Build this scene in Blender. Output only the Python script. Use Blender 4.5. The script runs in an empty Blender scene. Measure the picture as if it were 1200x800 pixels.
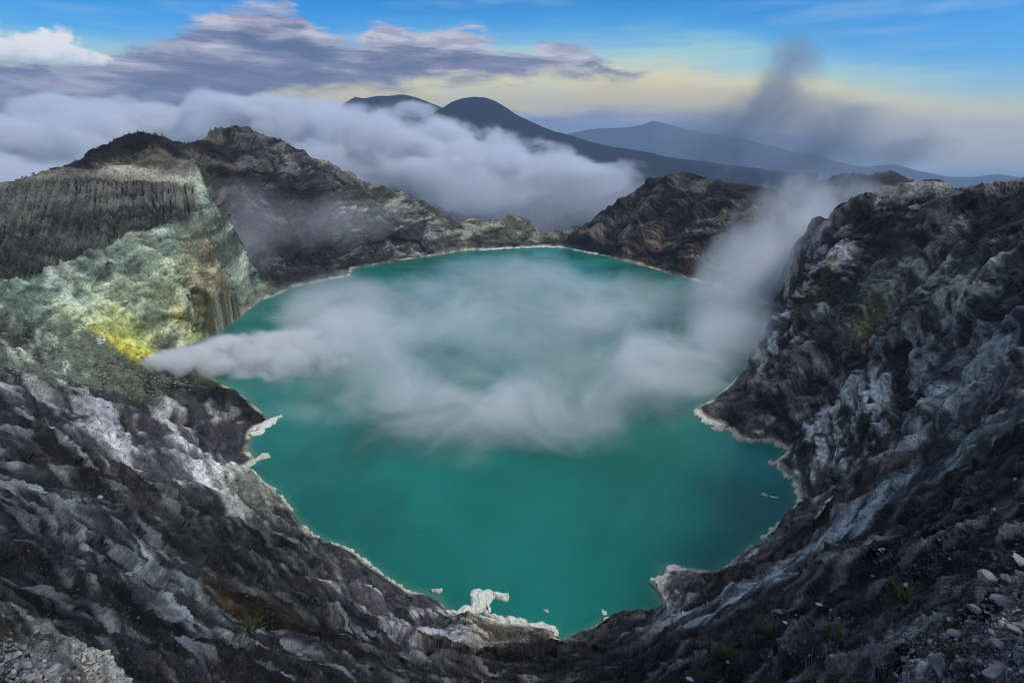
import bpy, bmesh, math, random
import numpy as np
from mathutils import Vector

C = bpy.context.scene
COL = C.collection
rng = np.random.default_rng(7)
random.seed(7)

# ------------------------------------------------------------------ camera
H = 200.0                      # eye height above the lake, metres
F = 640.0                      # focal length in pixels of a 1200 wide frame
PITCH = math.atan((400 - 190) / F)
CP, SP = math.cos(PITCH), math.sin(PITCH)
cam_d = bpy.data.cameras.new('camera')
cam = bpy.data.objects.new('camera', cam_d)
COL.objects.link(cam)
cam.location = (0, 0, H)
cam.rotation_euler = (math.pi / 2 - PITCH, 0, 0)
cam_d.sensor_width = 36.0
cam_d.lens = 36.0 * F / 1200.0
cam_d.clip_start = 0.5
cam_d.clip_end = 200000.0
C.camera = cam

# ------------------------------------------------------------------ render look
C.view_settings.view_transform = 'Standard'
C.view_settings.look = 'None'
C.view_settings.gamma = 1.0
C.view_settings.exposure = 0.0
C.cycles.use_denoising = True
C.cycles.max_bounces = 10
C.cycles.diffuse_bounces = 2
C.cycles.volume_bounces = 5
C.cycles.pixel_filter_type = 'BLACKMAN_HARRIS'
C.cycles.filter_width = 1.15
C.cycles.volume_max_steps = 256

# ------------------------------------------------------------------ sky + sun
SUN_EL, SUN_AZ = math.radians(50), math.radians(112)   # azimuth from +Y, clockwise


def nd(nt, t, **kw):
    n = nt.nodes.new(t)
    for k, v in kw.items():
        setattr(n, k, v)
    return n


def put(nt, sock, v):
    if isinstance(v, bpy.types.NodeSocket):
        nt.links.new(v, sock)
    else:
        sock.default_value = v


def mth(nt, op, a, b=None, c=None, clamp=False):
    n = nd(nt, 'ShaderNodeMath', operation=op, use_clamp=clamp)
    put(nt, n.inputs[0], a)
    if b is not None:
        put(nt, n.inputs[1], b)
    if c is not None:
        put(nt, n.inputs[2], c)
    return n.outputs[0]


def sstep(nt, v, lo, hi):
    n = nd(nt, 'ShaderNodeMapRange', interpolation_type='SMOOTHSTEP', clamp=True)
    put(nt, n.inputs[0], v)
    n.inputs[1].default_value = lo
    n.inputs[2].default_value = hi
    return n.outputs[0]


def mixc(nt, f, a, b, blend='MIX'):
    n = nd(nt, 'ShaderNodeMix', data_type='RGBA', blend_type=blend, clamp_factor=True)
    put(nt, n.inputs[0], f)
    for s, v in ((n.inputs[6], a), (n.inputs[7], b)):
        put(nt, s, v if isinstance(v, bpy.types.NodeSocket) else (*v, 1.0))
    return n.outputs[2]


def noise(nt, vec, scale, detail=4, rough=0.55, dist=0.0, out=0):
    n = nd(nt, 'ShaderNodeTexNoise')
    if vec is not None:
        nt.links.new(vec, n.inputs['Vector'])
    n.inputs['Scale'].default_value = scale
    n.inputs['Detail'].default_value = detail
    n.inputs['Roughness'].default_value = rough
    n.inputs['Distortion'].default_value = dist
    return n.outputs[out]


def comb(nt, x, y, z):
    n = nd(nt, 'ShaderNodeCombineXYZ')
    for s, v in zip(n.inputs, (x, y, z)):
        put(nt, s, v)
    return n.outputs[0]


def ramp(nt, v, stops, interp='EASE'):
    n = nd(nt, 'ShaderNodeValToRGB')
    n.color_ramp.interpolation = interp
    el = n.color_ramp.elements
    while len(el) < len(stops):
        el.new(0.5)
    for e, (p, c) in zip(el, stops):
        e.position = p
        e.color = (*c, 1)
    put(nt, n.inputs[0], v)
    return n.outputs[0]


def curve(nt, v, pts):
    n = nd(nt, 'ShaderNodeFloatCurve')
    cv = n.mapping.curves[0]
    while len(cv.points) < len(pts):
        cv.points.new(0.5, 0.5)
    for p, (a, b) in zip(cv.points, pts):
        p.location = (a, b)
    n.mapping.update()
    put(nt, n.inputs['Value'], v)
    return n.outputs[0]


def ray(px, py):
    u, v = (px - 600) / F, (py - 400) / F
    dx, dy, dz = u, CP - v * SP, -SP - v * CP
    hyp = math.hypot(dx, dy)
    return math.atan2(dx, dy), dz / hyp


def pt(px, py, r):
    az, e = ray(px, py)
    return Vector((r * math.sin(az), r * math.cos(az), H + e * r))


def srgb(r, g, b):
    return tuple(((c / 255) / 12.92 if c / 255 < .04045 else ((c / 255 + .055) / 1.055) ** 2.4) for c in (r, g, b))


W = bpy.data.worlds.new('World')
C.world = W
W.use_nodes = True
wt = W.node_tree
wt.nodes.clear()
sky = nd(wt, 'ShaderNodeTexSky', sky_type='NISHITA')
sky.sun_disc = False
sky.sun_elevation = SUN_EL
sky.sun_rotation = SUN_AZ
sky.altitude = 2400
sky.air_density = 1.0
sky.dust_density = 0.6
sky.ozone_density = 3.0
tc = nd(wt, 'ShaderNodeTexCoord')
sep = nd(wt, 'ShaderNodeSeparateXYZ')
wt.links.new(tc.outputs['Generated'], sep.inputs[0])
sx, sy, sz = sep.outputs
hyp = mth(wt, 'SQRT', mth(wt, 'ADD', mth(wt, 'MULTIPLY', sx, sx), mth(wt, 'MULTIPLY', sy, sy)))
el_ = mth(wt, 'DIVIDE', sz, mth(wt, 'MAXIMUM', hyp, 0.02))       # tangent of elevation
azm = mth(wt, 'ARCTAN2', sx, sy)                                 # azimuth, 0 ahead, + right
U = mth(wt, 'ADD', mth(wt, 'DIVIDE', azm, 2.0), 0.5, clamp=True)  # -1..1 rad -> 0..1


def uaz(px, py):
    return ray(px, py)[0] / 2 + .5


def uel(px, py):
    return ray(px, py)[1] * 2           # curves hold elevation * 2


skyvec = comb(wt, azm, mth(wt, 'MULTIPLY', el_, 3.0), 0.0)
skyvec_s = comb(wt, azm, mth(wt, 'MULTIPLY', el_, 9.0), 0.0)
# clear air: nishita, deepened
hs = nd(wt, 'ShaderNodeHueSaturation')
hs.inputs['Saturation'].default_value = 1.5
hs.inputs['Value'].default_value = 0.16
wt.links.new(sky.outputs[0], hs.inputs['Color'])
air = hs.outputs[0]
# pale band of thin cloud low in the sky: its height above the horizon by azimuth
band_pts = [(0, .13), (uaz(300, 110), uel(300, 110)), (uaz(700, 100), uel(700, 100)), (uaz(900, 115), uel(900, 115)),
            (uaz(1200, 152), uel(1200, 152)), (1, .07)]
band = mth(wt, 'DIVIDE', curve(wt, U, band_pts), 2.0)
de = mth(wt, 'SUBTRACT', el_, band)
wisp = noise(wt, comb(wt, azm, mth(wt, 'MULTIPLY', el_, 6.0), 0.0), 2.6, 9, .58, .3)
wisp2 = noise(wt, skyvec_s, 7.0, 5, .55, .4)
den = mth(wt, 'ADD', de, mth(wt, 'MULTIPLY', mth(wt, 'SUBTRACT', wisp, .5), .10))
thin = ramp(wt, mth(wt, 'ADD', mth(wt, 'MULTIPLY', den, 2.5), .5, clamp=True),
            [(0.0, srgb(128, 138, 165)), (.36, srgb(130, 140, 165)), (.44, srgb(222, 206, 160)), (.53, srgb(240, 232, 178)),
             (.62, srgb(176, 222, 222)), (.74, srgb(80, 182, 238))])
thin_f = mth(wt, 'MULTIPLY', mth(wt, 'SUBTRACT', 1.0, sstep(wt, den, .035, .14)), 1.0)
c0 = mixc(wt, thin_f, air, thin)
# cirrus
ci = mth(wt, 'MULTIPLY', sstep(wt, mth(wt, 'ADD', mth(wt, 'MULTIPLY', wisp, .65), mth(wt, 'MULTIPLY', wisp2, .35)), .47, .68), .5)
c1 = mixc(wt, ci, c0, srgb(150, 195, 235))
# grey-mauve cloud bank, top and bottom outline by azimuth
top_px = [(-60, 30), (0, 62), (60, 66), (140, 58), (200, 34), (250, 14), (300, 0), (340, 6), (375, 36), (420, 44), (436, 28), (500, 30), (560, 36),
          (600, 48), (660, 52), (710, 68), (752, 84), (775, 90)]
bot_px = [(-60, 185), (0, 180), (150, 172), (260, 135), (400, 112), (500, 104), (600, 99), (680, 96), (740, 97), (775, 92)]
topc = mth(wt, 'DIVIDE', curve(wt, U, [(0, .42)] + [(uaz(*p), uel(*p)) for p in top_px] + [(1, .2)]), 2.0)
botc = mth(wt, 'DIVIDE', curve(wt, U, [(0, .1)] + [(uaz(*p), uel(*p)) for p in bot_px] + [(1, .25)]), 2.0)
bn = noise(wt, comb(wt, azm, mth(wt, 'MULTIPLY', el_, 3.8), 0.0), 8.5, 10, .62, .3)
bnf = mth(wt, 'SUBTRACT', bn, .5)
m_top = sstep(wt, mth(wt, 'ADD', mth(wt, 'SUBTRACT', topc, el_), mth(wt, 'MULTIPLY', bnf, .09)), -.003, .016)
m_bot = sstep(wt, mth(wt, 'ADD', mth(wt, 'SUBTRACT', el_, botc), mth(wt, 'MULTIPLY', bnf, .08)), -.004, .026)
m_bank = mth(wt, 'MULTIPLY', m_top, m_bot)
lay = noise(wt, comb(wt, azm, mth(wt, 'MULTIPLY', el_, 6.5), 1.3), 6.0, 11, .62, .3)
edge = sstep(wt, mth(wt, 'ADD', mth(wt, 'SUBTRACT', topc, el_), mth(wt, 'MULTIPLY', bnf, .1)), .07, .0)
cl = ramp(wt, mth(wt, 'ADD', lay, mth(wt, 'MULTIPLY', edge, .20)),
          [(.3, srgb(72, 84, 118)), (.48, srgb(92, 102, 138)), (.58, srgb(120, 124, 152)), (.70, srgb(172, 170, 190)), (.8, srgb(212, 206, 212))])
c2 = mixc(wt, mth(wt, 'MULTIPLY', m_bank, .96), c1, cl)
# broken high cloud overhead, added above the frame to neutralise the blue skylight
hv = nd(wt, 'ShaderNodeVectorMath', operation='SCALE')
wt.links.new(tc.outputs['Generated'], hv.inputs[0])
hv.inputs['Scale'].default_value = 1.0
hn = noise(wt, hv.outputs[0], 2.4, 6, .55, .4)
hi_f = mth(wt, 'MULTIPLY', mth(wt, 'MULTIPLY', sstep(wt, hn, .36, .56), sstep(wt, el_, .26, .55)), .9)
c2 = mixc(wt, hi_f, c2, srgb(196, 206, 226))
# bright cumulus head on the left
caz, cel = ray(45, 52)
dx_ = mth(wt, 'DIVIDE', mth(wt, 'SUBTRACT', azm, caz), .085)
dy_ = mth(wt, 'DIVIDE', mth(wt, 'SUBTRACT', el_, cel - .012), .034)
dq = mth(wt, 'SQRT', mth(wt, 'ADD', mth(wt, 'MULTIPLY', dx_, dx_), mth(wt, 'MULTIPLY', dy_, dy_)))
cn = noise(wt, comb(wt, azm, mth(wt, 'MULTIPLY', el_, 1.2), 4.0), 26.0, 7, .6, .2)
cumv = mth(wt, 'ADD', mth(wt, 'SUBTRACT', 1.0, dq), mth(wt, 'MULTIPLY', mth(wt, 'SUBTRACT', cn, .5), 2.2))
flat = sstep(wt, el_, cel - .026, cel - .012)
m_cum = mth(wt, 'MULTIPLY', sstep(wt, cumv, .0, .35), flat)
c3 = mixc(wt, m_cum, c2, mixc(wt, sstep(wt, mth(wt, 'ADD', dy_, mth(wt, 'MULTIPLY', cn, 1.5)), .0, 1.0), srgb(165, 180, 210), srgb(250, 250, 250)))
# below the horizon the far air goes on
c4 = mixc(wt, sstep(wt, el_, -.02, -.08), c3, srgb(110, 122, 145))
bg = nd(wt, 'ShaderNodeBackground')
wt.links.new(c4, bg.inputs['Color'])
bg.inputs['Strength'].default_value = 1.0
wo = nd(wt, 'ShaderNodeOutputWorld')
wt.links.new(bg.outputs[0], wo.inputs['Surface'])

sun_d = bpy.data.lights.new('sun', 'SUN')
sun = bpy.data.objects.new('sun', sun_d)
COL.objects.link(sun)
sun_d.energy = 2.2
sun_d.angle = math.radians(12)
sun_d.color = (1.0, .93, .84)
sd = Vector((math.sin(SUN_AZ) * math.cos(SUN_EL), math.cos(SUN_AZ) * math.cos(SUN_EL), math.sin(SUN_EL)))
sun.rotation_euler = sd.to_track_quat('Z', 'Y').to_euler()

# ------------------------------------------------------------------ numpy noise


def hash2(i, j, s):
    h = (i.astype(np.int64) * 374761393 + j.astype(np.int64) * 668265263 + s * 974634777) & 0xFFFFFFFF
    h = ((h ^ (h >> 13)) * 1274126177) & 0xFFFFFFFF
    h = ((h ^ (h >> 16)) * 2246822519) & 0xFFFFFFFF
    return ((h ^ (h >> 15)) & 0xFFFFFF) / float(0x1000000)


def perlin(x, y, s=0):
    i, j = np.floor(x), np.floor(y)
    fx, fy = x - i, y - j
    u, v = fx * fx * fx * (fx * (fx * 6 - 15) + 10), fy * fy * fy * (fy * (fy * 6 - 15) + 10)
    r = []
    for a in (0, 1):
        for b in (0, 1):
            t = hash2(i + a, j + b, s) * (2 * np.pi)
            r.append(np.cos(t) * (fx - a) + np.sin(t) * (fy - b))
    lo = r[0] + u * (r[2] - r[0])
    hi = r[1] + u * (r[3] - r[1])
    return (lo + v * (hi - lo)) * 1.5


def fbm(x, y, o=4, s=0, g=.5):
    t, a = 0, 1
    for k in range(o):
        t = t + a * perlin(x * 2 ** k, y * 2 ** k, s + k)
        a *= g
    return t


def gully(x, y, gx, gy, s=0, fr=1.0):
    """stripes that run down the slope (gx, gy): one cosine per jittered cell"""
    px_, py_ = -gy, gx
    i0, j0 = np.floor(x), np.floor(y)
    val = np.zeros_like(x)
    wt_ = np.zeros_like(x)
    for a in (-1, 0, 1):
        for b in (-1, 0, 1):
            ci, cj = i0 + a, j0 + b
            ox = x - (ci + hash2(ci, cj, s))
            oy = y - (cj + hash2(ci, cj, s + 7))
            w = np.exp(-(ox * ox + oy * oy) * 2.2)
            ph = (ox * px_ + oy * py_) * (2 * np.pi * fr) + hash2(ci, cj, s + 3) * 2.0
            val += w * np.cos(ph)
            wt_ += w
    return val / wt_


def smooth(x, a, b):
    t = np.clip((x - a) / (b - a), 0, 1)
    return t * t * (3 - 2 * t)


# ------------------------------------------------------------------ shoreline (traced, then dropped on the water plane)
SHORE_PX = [(655, 753), (648, 740), (625, 734), (590, 728), (560, 722), (528, 722), (516, 706), (498, 697), (480, 693), (455, 680), (425, 657), (400, 640),
            (372, 632), (350, 612), (335, 590), (318, 572), (300, 560), (276, 552), (300, 541), (290, 525), (295, 507), (316, 493), (303, 480), (285, 465),
            (262, 450), (236, 436), (232, 420), (250, 395), (285, 368), (306, 351), (320, 348), (345, 336), (380, 329), (410, 323), (413, 315), (440, 310), (470, 305),
            (510, 299), (550, 293), (600, 290), (640, 288), (662, 290), (700, 298), (750, 310), (800, 325), (830, 333), (862, 345), (884, 375), (892, 405),
            (885, 428), (862, 445), (832, 470), (812, 480), (825, 492), (850, 500), (868, 516), (900, 517), (925, 528), (906, 543), (930, 565), (938, 590),
            (925, 608), (895, 632), (870, 655), (850, 668), (832, 673), (800, 667), (782, 667), (768, 690), (778, 705), (775, 716), (745, 723), (710, 729), (690, 739)]


def on_water(px, py):
    az, e = ray(px, py)
    r = H / -e
    return r * math.sin(az), r * math.cos(az)


SHORE = np.array([on_water(*p) for p in SHORE_PX])


def shore_sd(X, Y):
    """signed distance to the shoreline: + on land, - in the lake"""
    d = np.full(X.shape, 1e9)
    ins = np.zeros(X.shape, bool)
    n = len(SHORE)
    for k in range(n):
        ax, ay = SHORE[k]
        bx, by = SHORE[(k + 1) % n]
        ex, ey = bx - ax, by - ay
        t = np.clip(((X - ax) * ex + (Y - ay) * ey) / (ex * ex + ey * ey), 0, 1)
        d = np.minimum(d, np.hypot(X - ax - t * ex, Y - ay - t * ey))
        c = (ay > Y) != (by > Y)
        ins ^= c & (X < (bx - ax) * (Y - ay) / ((by - ay) if by != ay else 1e-9) + ax)
    return np.where(ins, -d, d)


# ------------------------------------------------------------------ terrain control points: picture direction + distance from the camera
CTRL = []                                    # (az, r, e)


def cp(x, y, r):
    az, e = ray(x, y)
    CTRL.append((az, r, e))


def ridge(pts, drop=.05, far=1.13, fall=False):
    for i in range(len(pts) - 1):
        n = 3
        for k in range(n):
            t = k / n
            a, b = pts[i], pts[i + 1]
            p = [a[q] + (b[q] - a[q]) * t for q in range(3)]
            az, e = ray(p[0], p[1])
            CTRL.append((az, p[2], e))
            CTRL.append((az, p[2] * 1.035, e - drop * .25))
            CTRL.append((az, p[2] * far, e - drop))
            if fall:
                CTRL.append((az, p[2] * far * 1.12, e - drop * 3.4))


for row in (
    (800, (-60, 8), (0, 10), (100, 14), (200, 20), (300, 30), (400, 45), (500, 70), (600, 100), (655, 112), (700, 88), (800, 48), (900, 26), (1000, 16), (1100, 11), (1200, 9), (1280, 7)),
    (900, (0, 6.5), (300, 18), (600, 55), (900, 15), (1200, 6)),
    (1300, (0, 3.5), (300, 8), (600, 14), (900, 7), (1200, 3)),
    (765, (450, 100), (540, 150), (590, 155)),
    (750, (-60, 12), (0, 15), (100, 24), (200, 42), (300, 70), (400, 108), (500, 165), (600, 175), (700, 165), (740, 145), (800, 100), (900, 50), (1000, 27), (1100, 17), (1200, 13)),
    (700, (-60, 20), (0, 25), (100, 38), (200, 65), (300, 110), (400, 170), (460, 205), (830, 180), (900, 115), (1000, 52), (1100, 28), (1200, 18)),
    (640, (-60, 40), (0, 50), (100, 78), (170, 110), (200, 150), (300, 205), (360, 252), (900, 255), (950, 195), (1000, 125), (1100, 58), (1200, 32), (1280, 24)),
    (580, (-60, 75), (0, 90), (70, 125), (130, 185), (200, 230), (280, 310), (960, 310), (1000, 235), (1100, 125), (1200, 65), (1280, 50)),
    (525, (-60, 150), (0, 185), (80, 240), (150, 305), (250, 392), (945, 380), (1000, 325), (1100, 225), (1200, 130), (1280, 100)),
    (490, (-60, 220), (0, 260), (80, 320), (150, 370), (270, 455), (870, 450), (1000, 375), (1100, 275), (1200, 180)),
    (460, (-60, 270), (0, 320), (80, 380), (150, 430), (220, 480), (860, 500), (900, 470), (1000, 415), (1100, 315), (1200, 220), (1280, 180)),
    (435, (0, 385), (80, 440), (150, 500), (200, 540)),
    (400, (-60, 400), (0, 450), (80, 515), (150, 570), (215, 630), (920, 545), (1000, 470), (1100, 372), (1200, 285), (1280, 240)),
    (340, (-60, 500), (0, 540), (60, 580), (120, 640), (200, 695), (245, 742), (280, 865), (930, 620), (1000, 530), (1100, 430), (1200, 340), (1280, 290)),
    (300, (-60, 570), (0, 640), (100, 690), (170, 740), (230, 790), (265, 860), (950, 660), (1000, 580), (1100, 480), (1200, 395), (1280, 330)),
    (260, (0, 720), (60, 750), (150, 785), (210, 805), (250, 850), (1000, 645), (1100, 545), (1200, 455), (1280, 385)),
    # far hill face on the left
    (320, (330, 1070), (360, 1095)), (290, (330, 1085), (400, 1150), (470, 1245)), (260, (310, 1080), (380, 1165), (450, 1260)), (220, (300, 1110), (360, 1190)),
    (190, (250, 1090), (300, 1150)),
    # terrace and bowl under the left rim
    (200, (110, 925), (170, 930), (230, 930)), (188, (150, 1000), (220, 1010)),
    # far headland face
    (300, (720, 1240), (790, 1130)), (270, (720, 1300), (790, 1190), (850, 1110), (880, 1080)), (240, (770, 1270), (830, 1200), (880, 1160)),
    (320, (850, 1040)),
):
    for x, r in row[1:]:
        cp(x, row[0], r)
# sulphur cliff brow
cp(225, 236, 835)
cp(228, 224, 868)
ridge([(248, 240, 862), (264, 256, 890), (283, 292, 915), (300, 335, 927)], .05, 1.08)
# left terrace brow
ridge([(-40, 225, 800), (75, 204, 865), (150, 209, 868), (218, 213, 862)], .004, 1.03)
# left rim and peak
LEFT_RIM = [(-80, 262, 800), (-30, 240, 850), (0, 231, 880), (38, 210, 920), (75, 196, 960), (105, 184, 1020), (130, 172, 1070), (152, 163, 1110), (172, 161, 1120),
            (205, 166, 1120), (236, 164, 1140), (256, 154, 1160), (272, 148, 1175), (288, 148, 1180), (305, 154, 1190), (345, 172, 1230), (382, 190, 1270),
            (420, 209, 1320), (470, 229, 1390), (505, 243, 1440), (535, 262, 1470), (560, 258, 1490), (600, 251, 1510), (622, 257, 1515), (632, 277, 1515), (640, 284, 1510)]
ridge(LEFT_RIM, .05, 1.11, True)
# far headland
HEAD_RIM = [(662, 283, 1500), (672, 268, 1480), (700, 250, 1440), (732, 234, 1400), (756, 218, 1370), (775, 209, 1350), (800, 203, 1330), (815, 211, 1320),
            (832, 219, 1310), (872, 221, 1290), (905, 216, 1280), (914, 224, 1280)]
ridge(HEAD_RIM, .05, 1.12, False)
# rim beyond the steam
ridge([(903, 238, 1590), (914, 235, 1620), (925, 232, 1650), (952, 222, 1680), (1000, 213, 1700), (1030, 210, 1690), (1060, 213, 1640), (1110, 220, 1560)], .05, 1.1)
# right wall brow
RIGHT_RIM = [(912, 325, 860), (930, 292, 840), (960, 262, 800), (1000, 240, 750), (1050, 226, 700), (1100, 219, 650), (1150, 217, 600), (1200, 221, 560), (1290, 232, 470), (1400, 250, 380)]
ridge(RIGHT_RIM, .06, 1.25)
for az in np.linspace(-1.05, 1.05, 12):
    CTRL.append((az, 2300.0, -.36))
    CTRL.append((az, 2.0, -1.4))
for sd_ in (-1, 1):                                # the rim goes on to both sides and behind the viewer
    for az in (1.25, 1.5, 1.9, 2.5, 3.1):
        for r, e in ((3, -.80), (10, -.36), (40, -.18), (150, -.11), (600, -.13), (2300, -.36)):
            CTRL.append((sd_ * az, r, e))
for k in range(len(SHORE)):
    x, y = SHORE[k]
    r = math.hypot(x, y)
    CTRL.append((math.atan2(x, y), r, (0.8 - H) / r))

sgn = sum(SHORE[k - 1][0] * SHORE[k][1] - SHORE[k][0] * SHORE[k - 1][1] for k in range(len(SHORE)))
sg = 1 if sgn > 0 else -1
SHORE_N = []
for k in range(len(SHORE)):
    d = SHORE[(k + 1) % len(SHORE)] - SHORE[k - 1]
    SHORE_N.append(np.array([d[1], -d[0]]) / np.hypot(*d) * sg)
    x, y = SHORE[k] - SHORE_N[k] * 22.0                # bed of the lake
    r = math.hypot(x, y)
    CTRL.append((math.atan2(x, y), r, (-9 - H) / r))
ctrl = np.array(CTRL)
AZ_W = 2.0                                         # azimuth counts a little more than log distance
cq = np.stack([ctrl[:, 0] * AZ_W, np.log(ctrl[:, 1]) * 1.3], 1)
# drop near duplicates
keep = []
for i in range(len(cq)):
    if all(np.hypot(*(cq[i] - cq[j])) > .006 for j in keep):
        keep.append(i)
cq, cvl = cq[keep], ctrl[keep, 2]
dm = np.sqrt(((cq[:, None] - cq[None]) ** 2).sum(-1))
n_ = len(cq)
A = np.zeros((n_ + 1, n_ + 1))
A[:n_, :n_] = -dm - np.eye(n_) * .002
A[n_, :n_] = A[:n_, n_] = 1
sol = np.linalg.solve(A, np.append(cvl, 0))


def base_e(az, lr):
    q = np.stack([az.ravel() * AZ_W, lr.ravel() * 1.3], 1)
    out = np.empty(len(q))
    for k in range(0, len(q), 20000):
        d = np.sqrt(((q[k:k + 20000, None] - cq[None]) ** 2).sum(-1))
        out[k:k + 20000] = -d @ sol[:n_] + sol[n_]
    return out.reshape(az.shape)


NA0, NR0 = 420, 520
AZ_LO, AZ_HI = -1.03, 1.03
R_LO, R_HI = 2.2, 2250.0
az0 = np.linspace(AZ_LO, AZ_HI, NA0)
lr0 = np.linspace(math.log(R_LO), math.log(R_HI), NR0)
G_az, G_lr = np.meshgrid(az0, lr0, indexing='ij')
G_e = base_e(G_az, G_lr)
G_r = np.exp(G_lr)
G_e = G_e - .42 * smooth(G_r, 1740, 2250)            # outer flanks of the volcano
G_z = H + G_e * G_r
G_sd = shore_sd(G_r * np.sin(G_az), G_r * np.cos(G_az))
G_z = np.where(G_sd > 0, np.maximum(G_z, .4 + .3 * np.minimum(G_sd, 60) - 1.2 * np.maximum(G_sd - 90, 0)), G_z)


def bil(G, az, lr):
    x = np.clip((az - AZ_LO) / (AZ_HI - AZ_LO) * (NA0 - 1), 0, NA0 - 1.001)
    y = np.clip((lr - lr0[0]) / (lr0[-1] - lr0[0]) * (NR0 - 1), 0, NR0 - 1.001)
    i, j = x.astype(int), y.astype(int)
    fx, fy = x - i, y - j
    return (G[i, j] * (1 - fx) + G[i + 1, j] * fx) * (1 - fy) + (G[i, j + 1] * (1 - fx) + G[i + 1, j + 1] * fx) * fy


def hit(px, py):
    """where the line of sight through a picture point first meets the terrain or the lake"""
    az, e = ray(px, py)
    rr = np.exp(np.linspace(math.log(2.5), math.log(2200), 4000))
    zz = bil(G_z, np.full(rr.shape, az), np.log(rr))
    sdv = bil(G_sd, np.full(rr.shape, az), np.log(rr))
    zz = np.where(sdv < 0, 0, zz)
    k = np.argmax(H + e * rr <= zz)
    return az, rr[k]


# adaptive rows: spaced by the angle the slope fills as seen from near the camera
NA, NR = 1130, 1130
azv = np.linspace(AZ_LO, AZ_HI, NA)
cum = np.empty((NA, NR))
fine_lr = np.linspace(lr0[0], lr0[-1], 2000)
dens_all = np.empty((NA0, 2000))
for i in range(NA0):
    r = np.exp(fine_lr)
    z = bil(G_z, np.full(2000, az0[i]), fine_lr)
    dist = np.hypot(r, z - H)
    e = (z - H) / r
    de_ = np.abs(np.gradient(np.arctan(e), fine_lr))
    sdv = bil(G_sd, np.full(2000, az0[i]), fine_lr)
    d = np.maximum(de_, 0) + .22
    d = np.where(sdv < -8, .03, d)
    d = np.where((fine_lr < math.log(6.0)) | (fine_lr > math.log(1780)), .02, d)
    dens_all[i] = d
kern = np.exp(-np.linspace(-2, 2, 31) ** 2)
kern /= kern.sum()
dens_all = np.apply_along_axis(lambda v: np.convolve(np.pad(v, 15, mode='edge'), kern, 'valid'), 0, dens_all)
dens_all = np.apply_along_axis(lambda v: np.convolve(np.pad(v, 15, mode='edge'), kern, 'valid'), 1, dens_all)
LR = np.empty((NA, NR))
for i in range(NA):
    t = (azv[i] - AZ_LO) / (AZ_HI - AZ_LO) * (NA0 - 1)
    a = min(int(t), NA0 - 2)
    d = dens_all[a] * (1 - (t - a)) + dens_all[a + 1] * (t - a)
    cs = np.concatenate([[0], np.cumsum(.5 * (d[1:] + d[:-1]))])
    LR[i] = np.interp(np.linspace(0, cs[-1], NR), cs, fine_lr)
AZ = np.repeat(azv[:, None], NR, 1)
R = np.exp(LR)
X, Y = R * np.sin(AZ), R * np.cos(AZ)
Z = bil(G_z, AZ, LR)
SD = shore_sd(X, Y)
# slope of the base surface, in world axes
h = .004
dzr = (bil(G_z, AZ, LR + .02) - bil(G_z, AZ, LR - .02)) / (.04 * R)
dza = (bil(G_z, AZ + .012, LR) - bil(G_z, AZ - .012, LR)) / (.024 * R)
GX = dzr * np.sin(AZ) + dza * np.cos(AZ)
GY = dzr * np.cos(AZ) - dza * np.sin(AZ)
SL = np.hypot(GX, GY)
gx, gy = GX / (SL + 1e-6), GY / (SL + 1e-6)

# ------------------------------------------------------------------ rock colours: anchors traced on the slopes (dark, light, share of light)
ALB = 1.06                                         # picture tone -> surface reflectance
ANCH = []


def an(pts, dark, light, amt, rough=1.0, gul=1.0):
    for p in pts:
        az, r = hit(*p)
        ANCH.append((az, math.log(r)) + srgb(*dark) + srgb(*light) + (amt, rough, gul))


DK, DL = (42, 41, 44), (78, 79, 84)
an([(500, 770), (600, 775), (700, 770), (800, 760), (900, 740), (1000, 720), (1000, 640), (1100, 620), (1180, 600), (1180, 680), (1080, 690), (1180, 540), (1120, 560), (900, 790), (780, 790), (1020, 790)],
   (39, 38, 41), (76, 77, 82), .22)
an([(20, 780), (60, 790), (10, 765)], (72, 72, 70), (128, 128, 124), .35)
an([(1150, 775), (1190, 740), (1100, 790), (1180, 790)], (58, 60, 64), (125, 128, 132), .35)
an([(1170, 700), (1130, 720)], (50, 51, 54), (100, 103, 106), .35)
an([(885, 693), (915, 672), (945, 650), (975, 630), (1005, 610), (1035, 590), (1062, 572), (1085, 555), (1105, 540), (1122, 522)], (78, 85, 91), (132, 140, 146), .5, .5)
an([(860, 682), (900, 665), (930, 640), (975, 605), (1010, 585), (1050, 555)], (44, 39, 36), (78, 72, 68), .2)
an([(890, 650), (915, 632), (945, 612), (950, 585), (945, 560), (925, 530), (965, 595), (880, 512)], (82, 80, 81), (170, 169, 169), .42)
an([(980, 545), (1000, 515), (1015, 495), (960, 510), (985, 475), (1030, 470)], (50, 50, 51), (150, 150, 151), .21)
an([(1060, 500), (1040, 530), (1070, 450)], (62, 64, 66), (108, 110, 112), .3)
an([(1085, 480), (1110, 490), (1095, 510)], (88, 94, 98), (150, 155, 158), .55)
an([(830, 480), (870, 462), (910, 445), (950, 425), (900, 490), (950, 470), (1000, 440), (1050, 415)], (44, 43, 43), (84, 84, 86), .22)
an([(1000, 400), (960, 408), (1040, 395)], (74, 68, 62), (118, 110, 102), .3)
an([(945, 330), (965, 310), (990, 290), (975, 340), (950, 360), (1000, 320), (930, 390), (905, 405)], (54, 53, 53), (150, 149, 149), .2)
an([(980, 372), (1000, 355), (1040, 350)], (86, 92, 84), (126, 130, 116), .4)
an([(1025, 370), (962, 345)], (96, 80, 48), (128, 112, 72), .4)
an([(1080, 320), (1120, 335), (1160, 345), (1070, 350)], (64, 66, 63), (128, 132, 124), .3)
an([(1000, 262), (1050, 255), (1030, 290), (960, 285)], (56, 53, 52), (112, 109, 107), .26)
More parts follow.
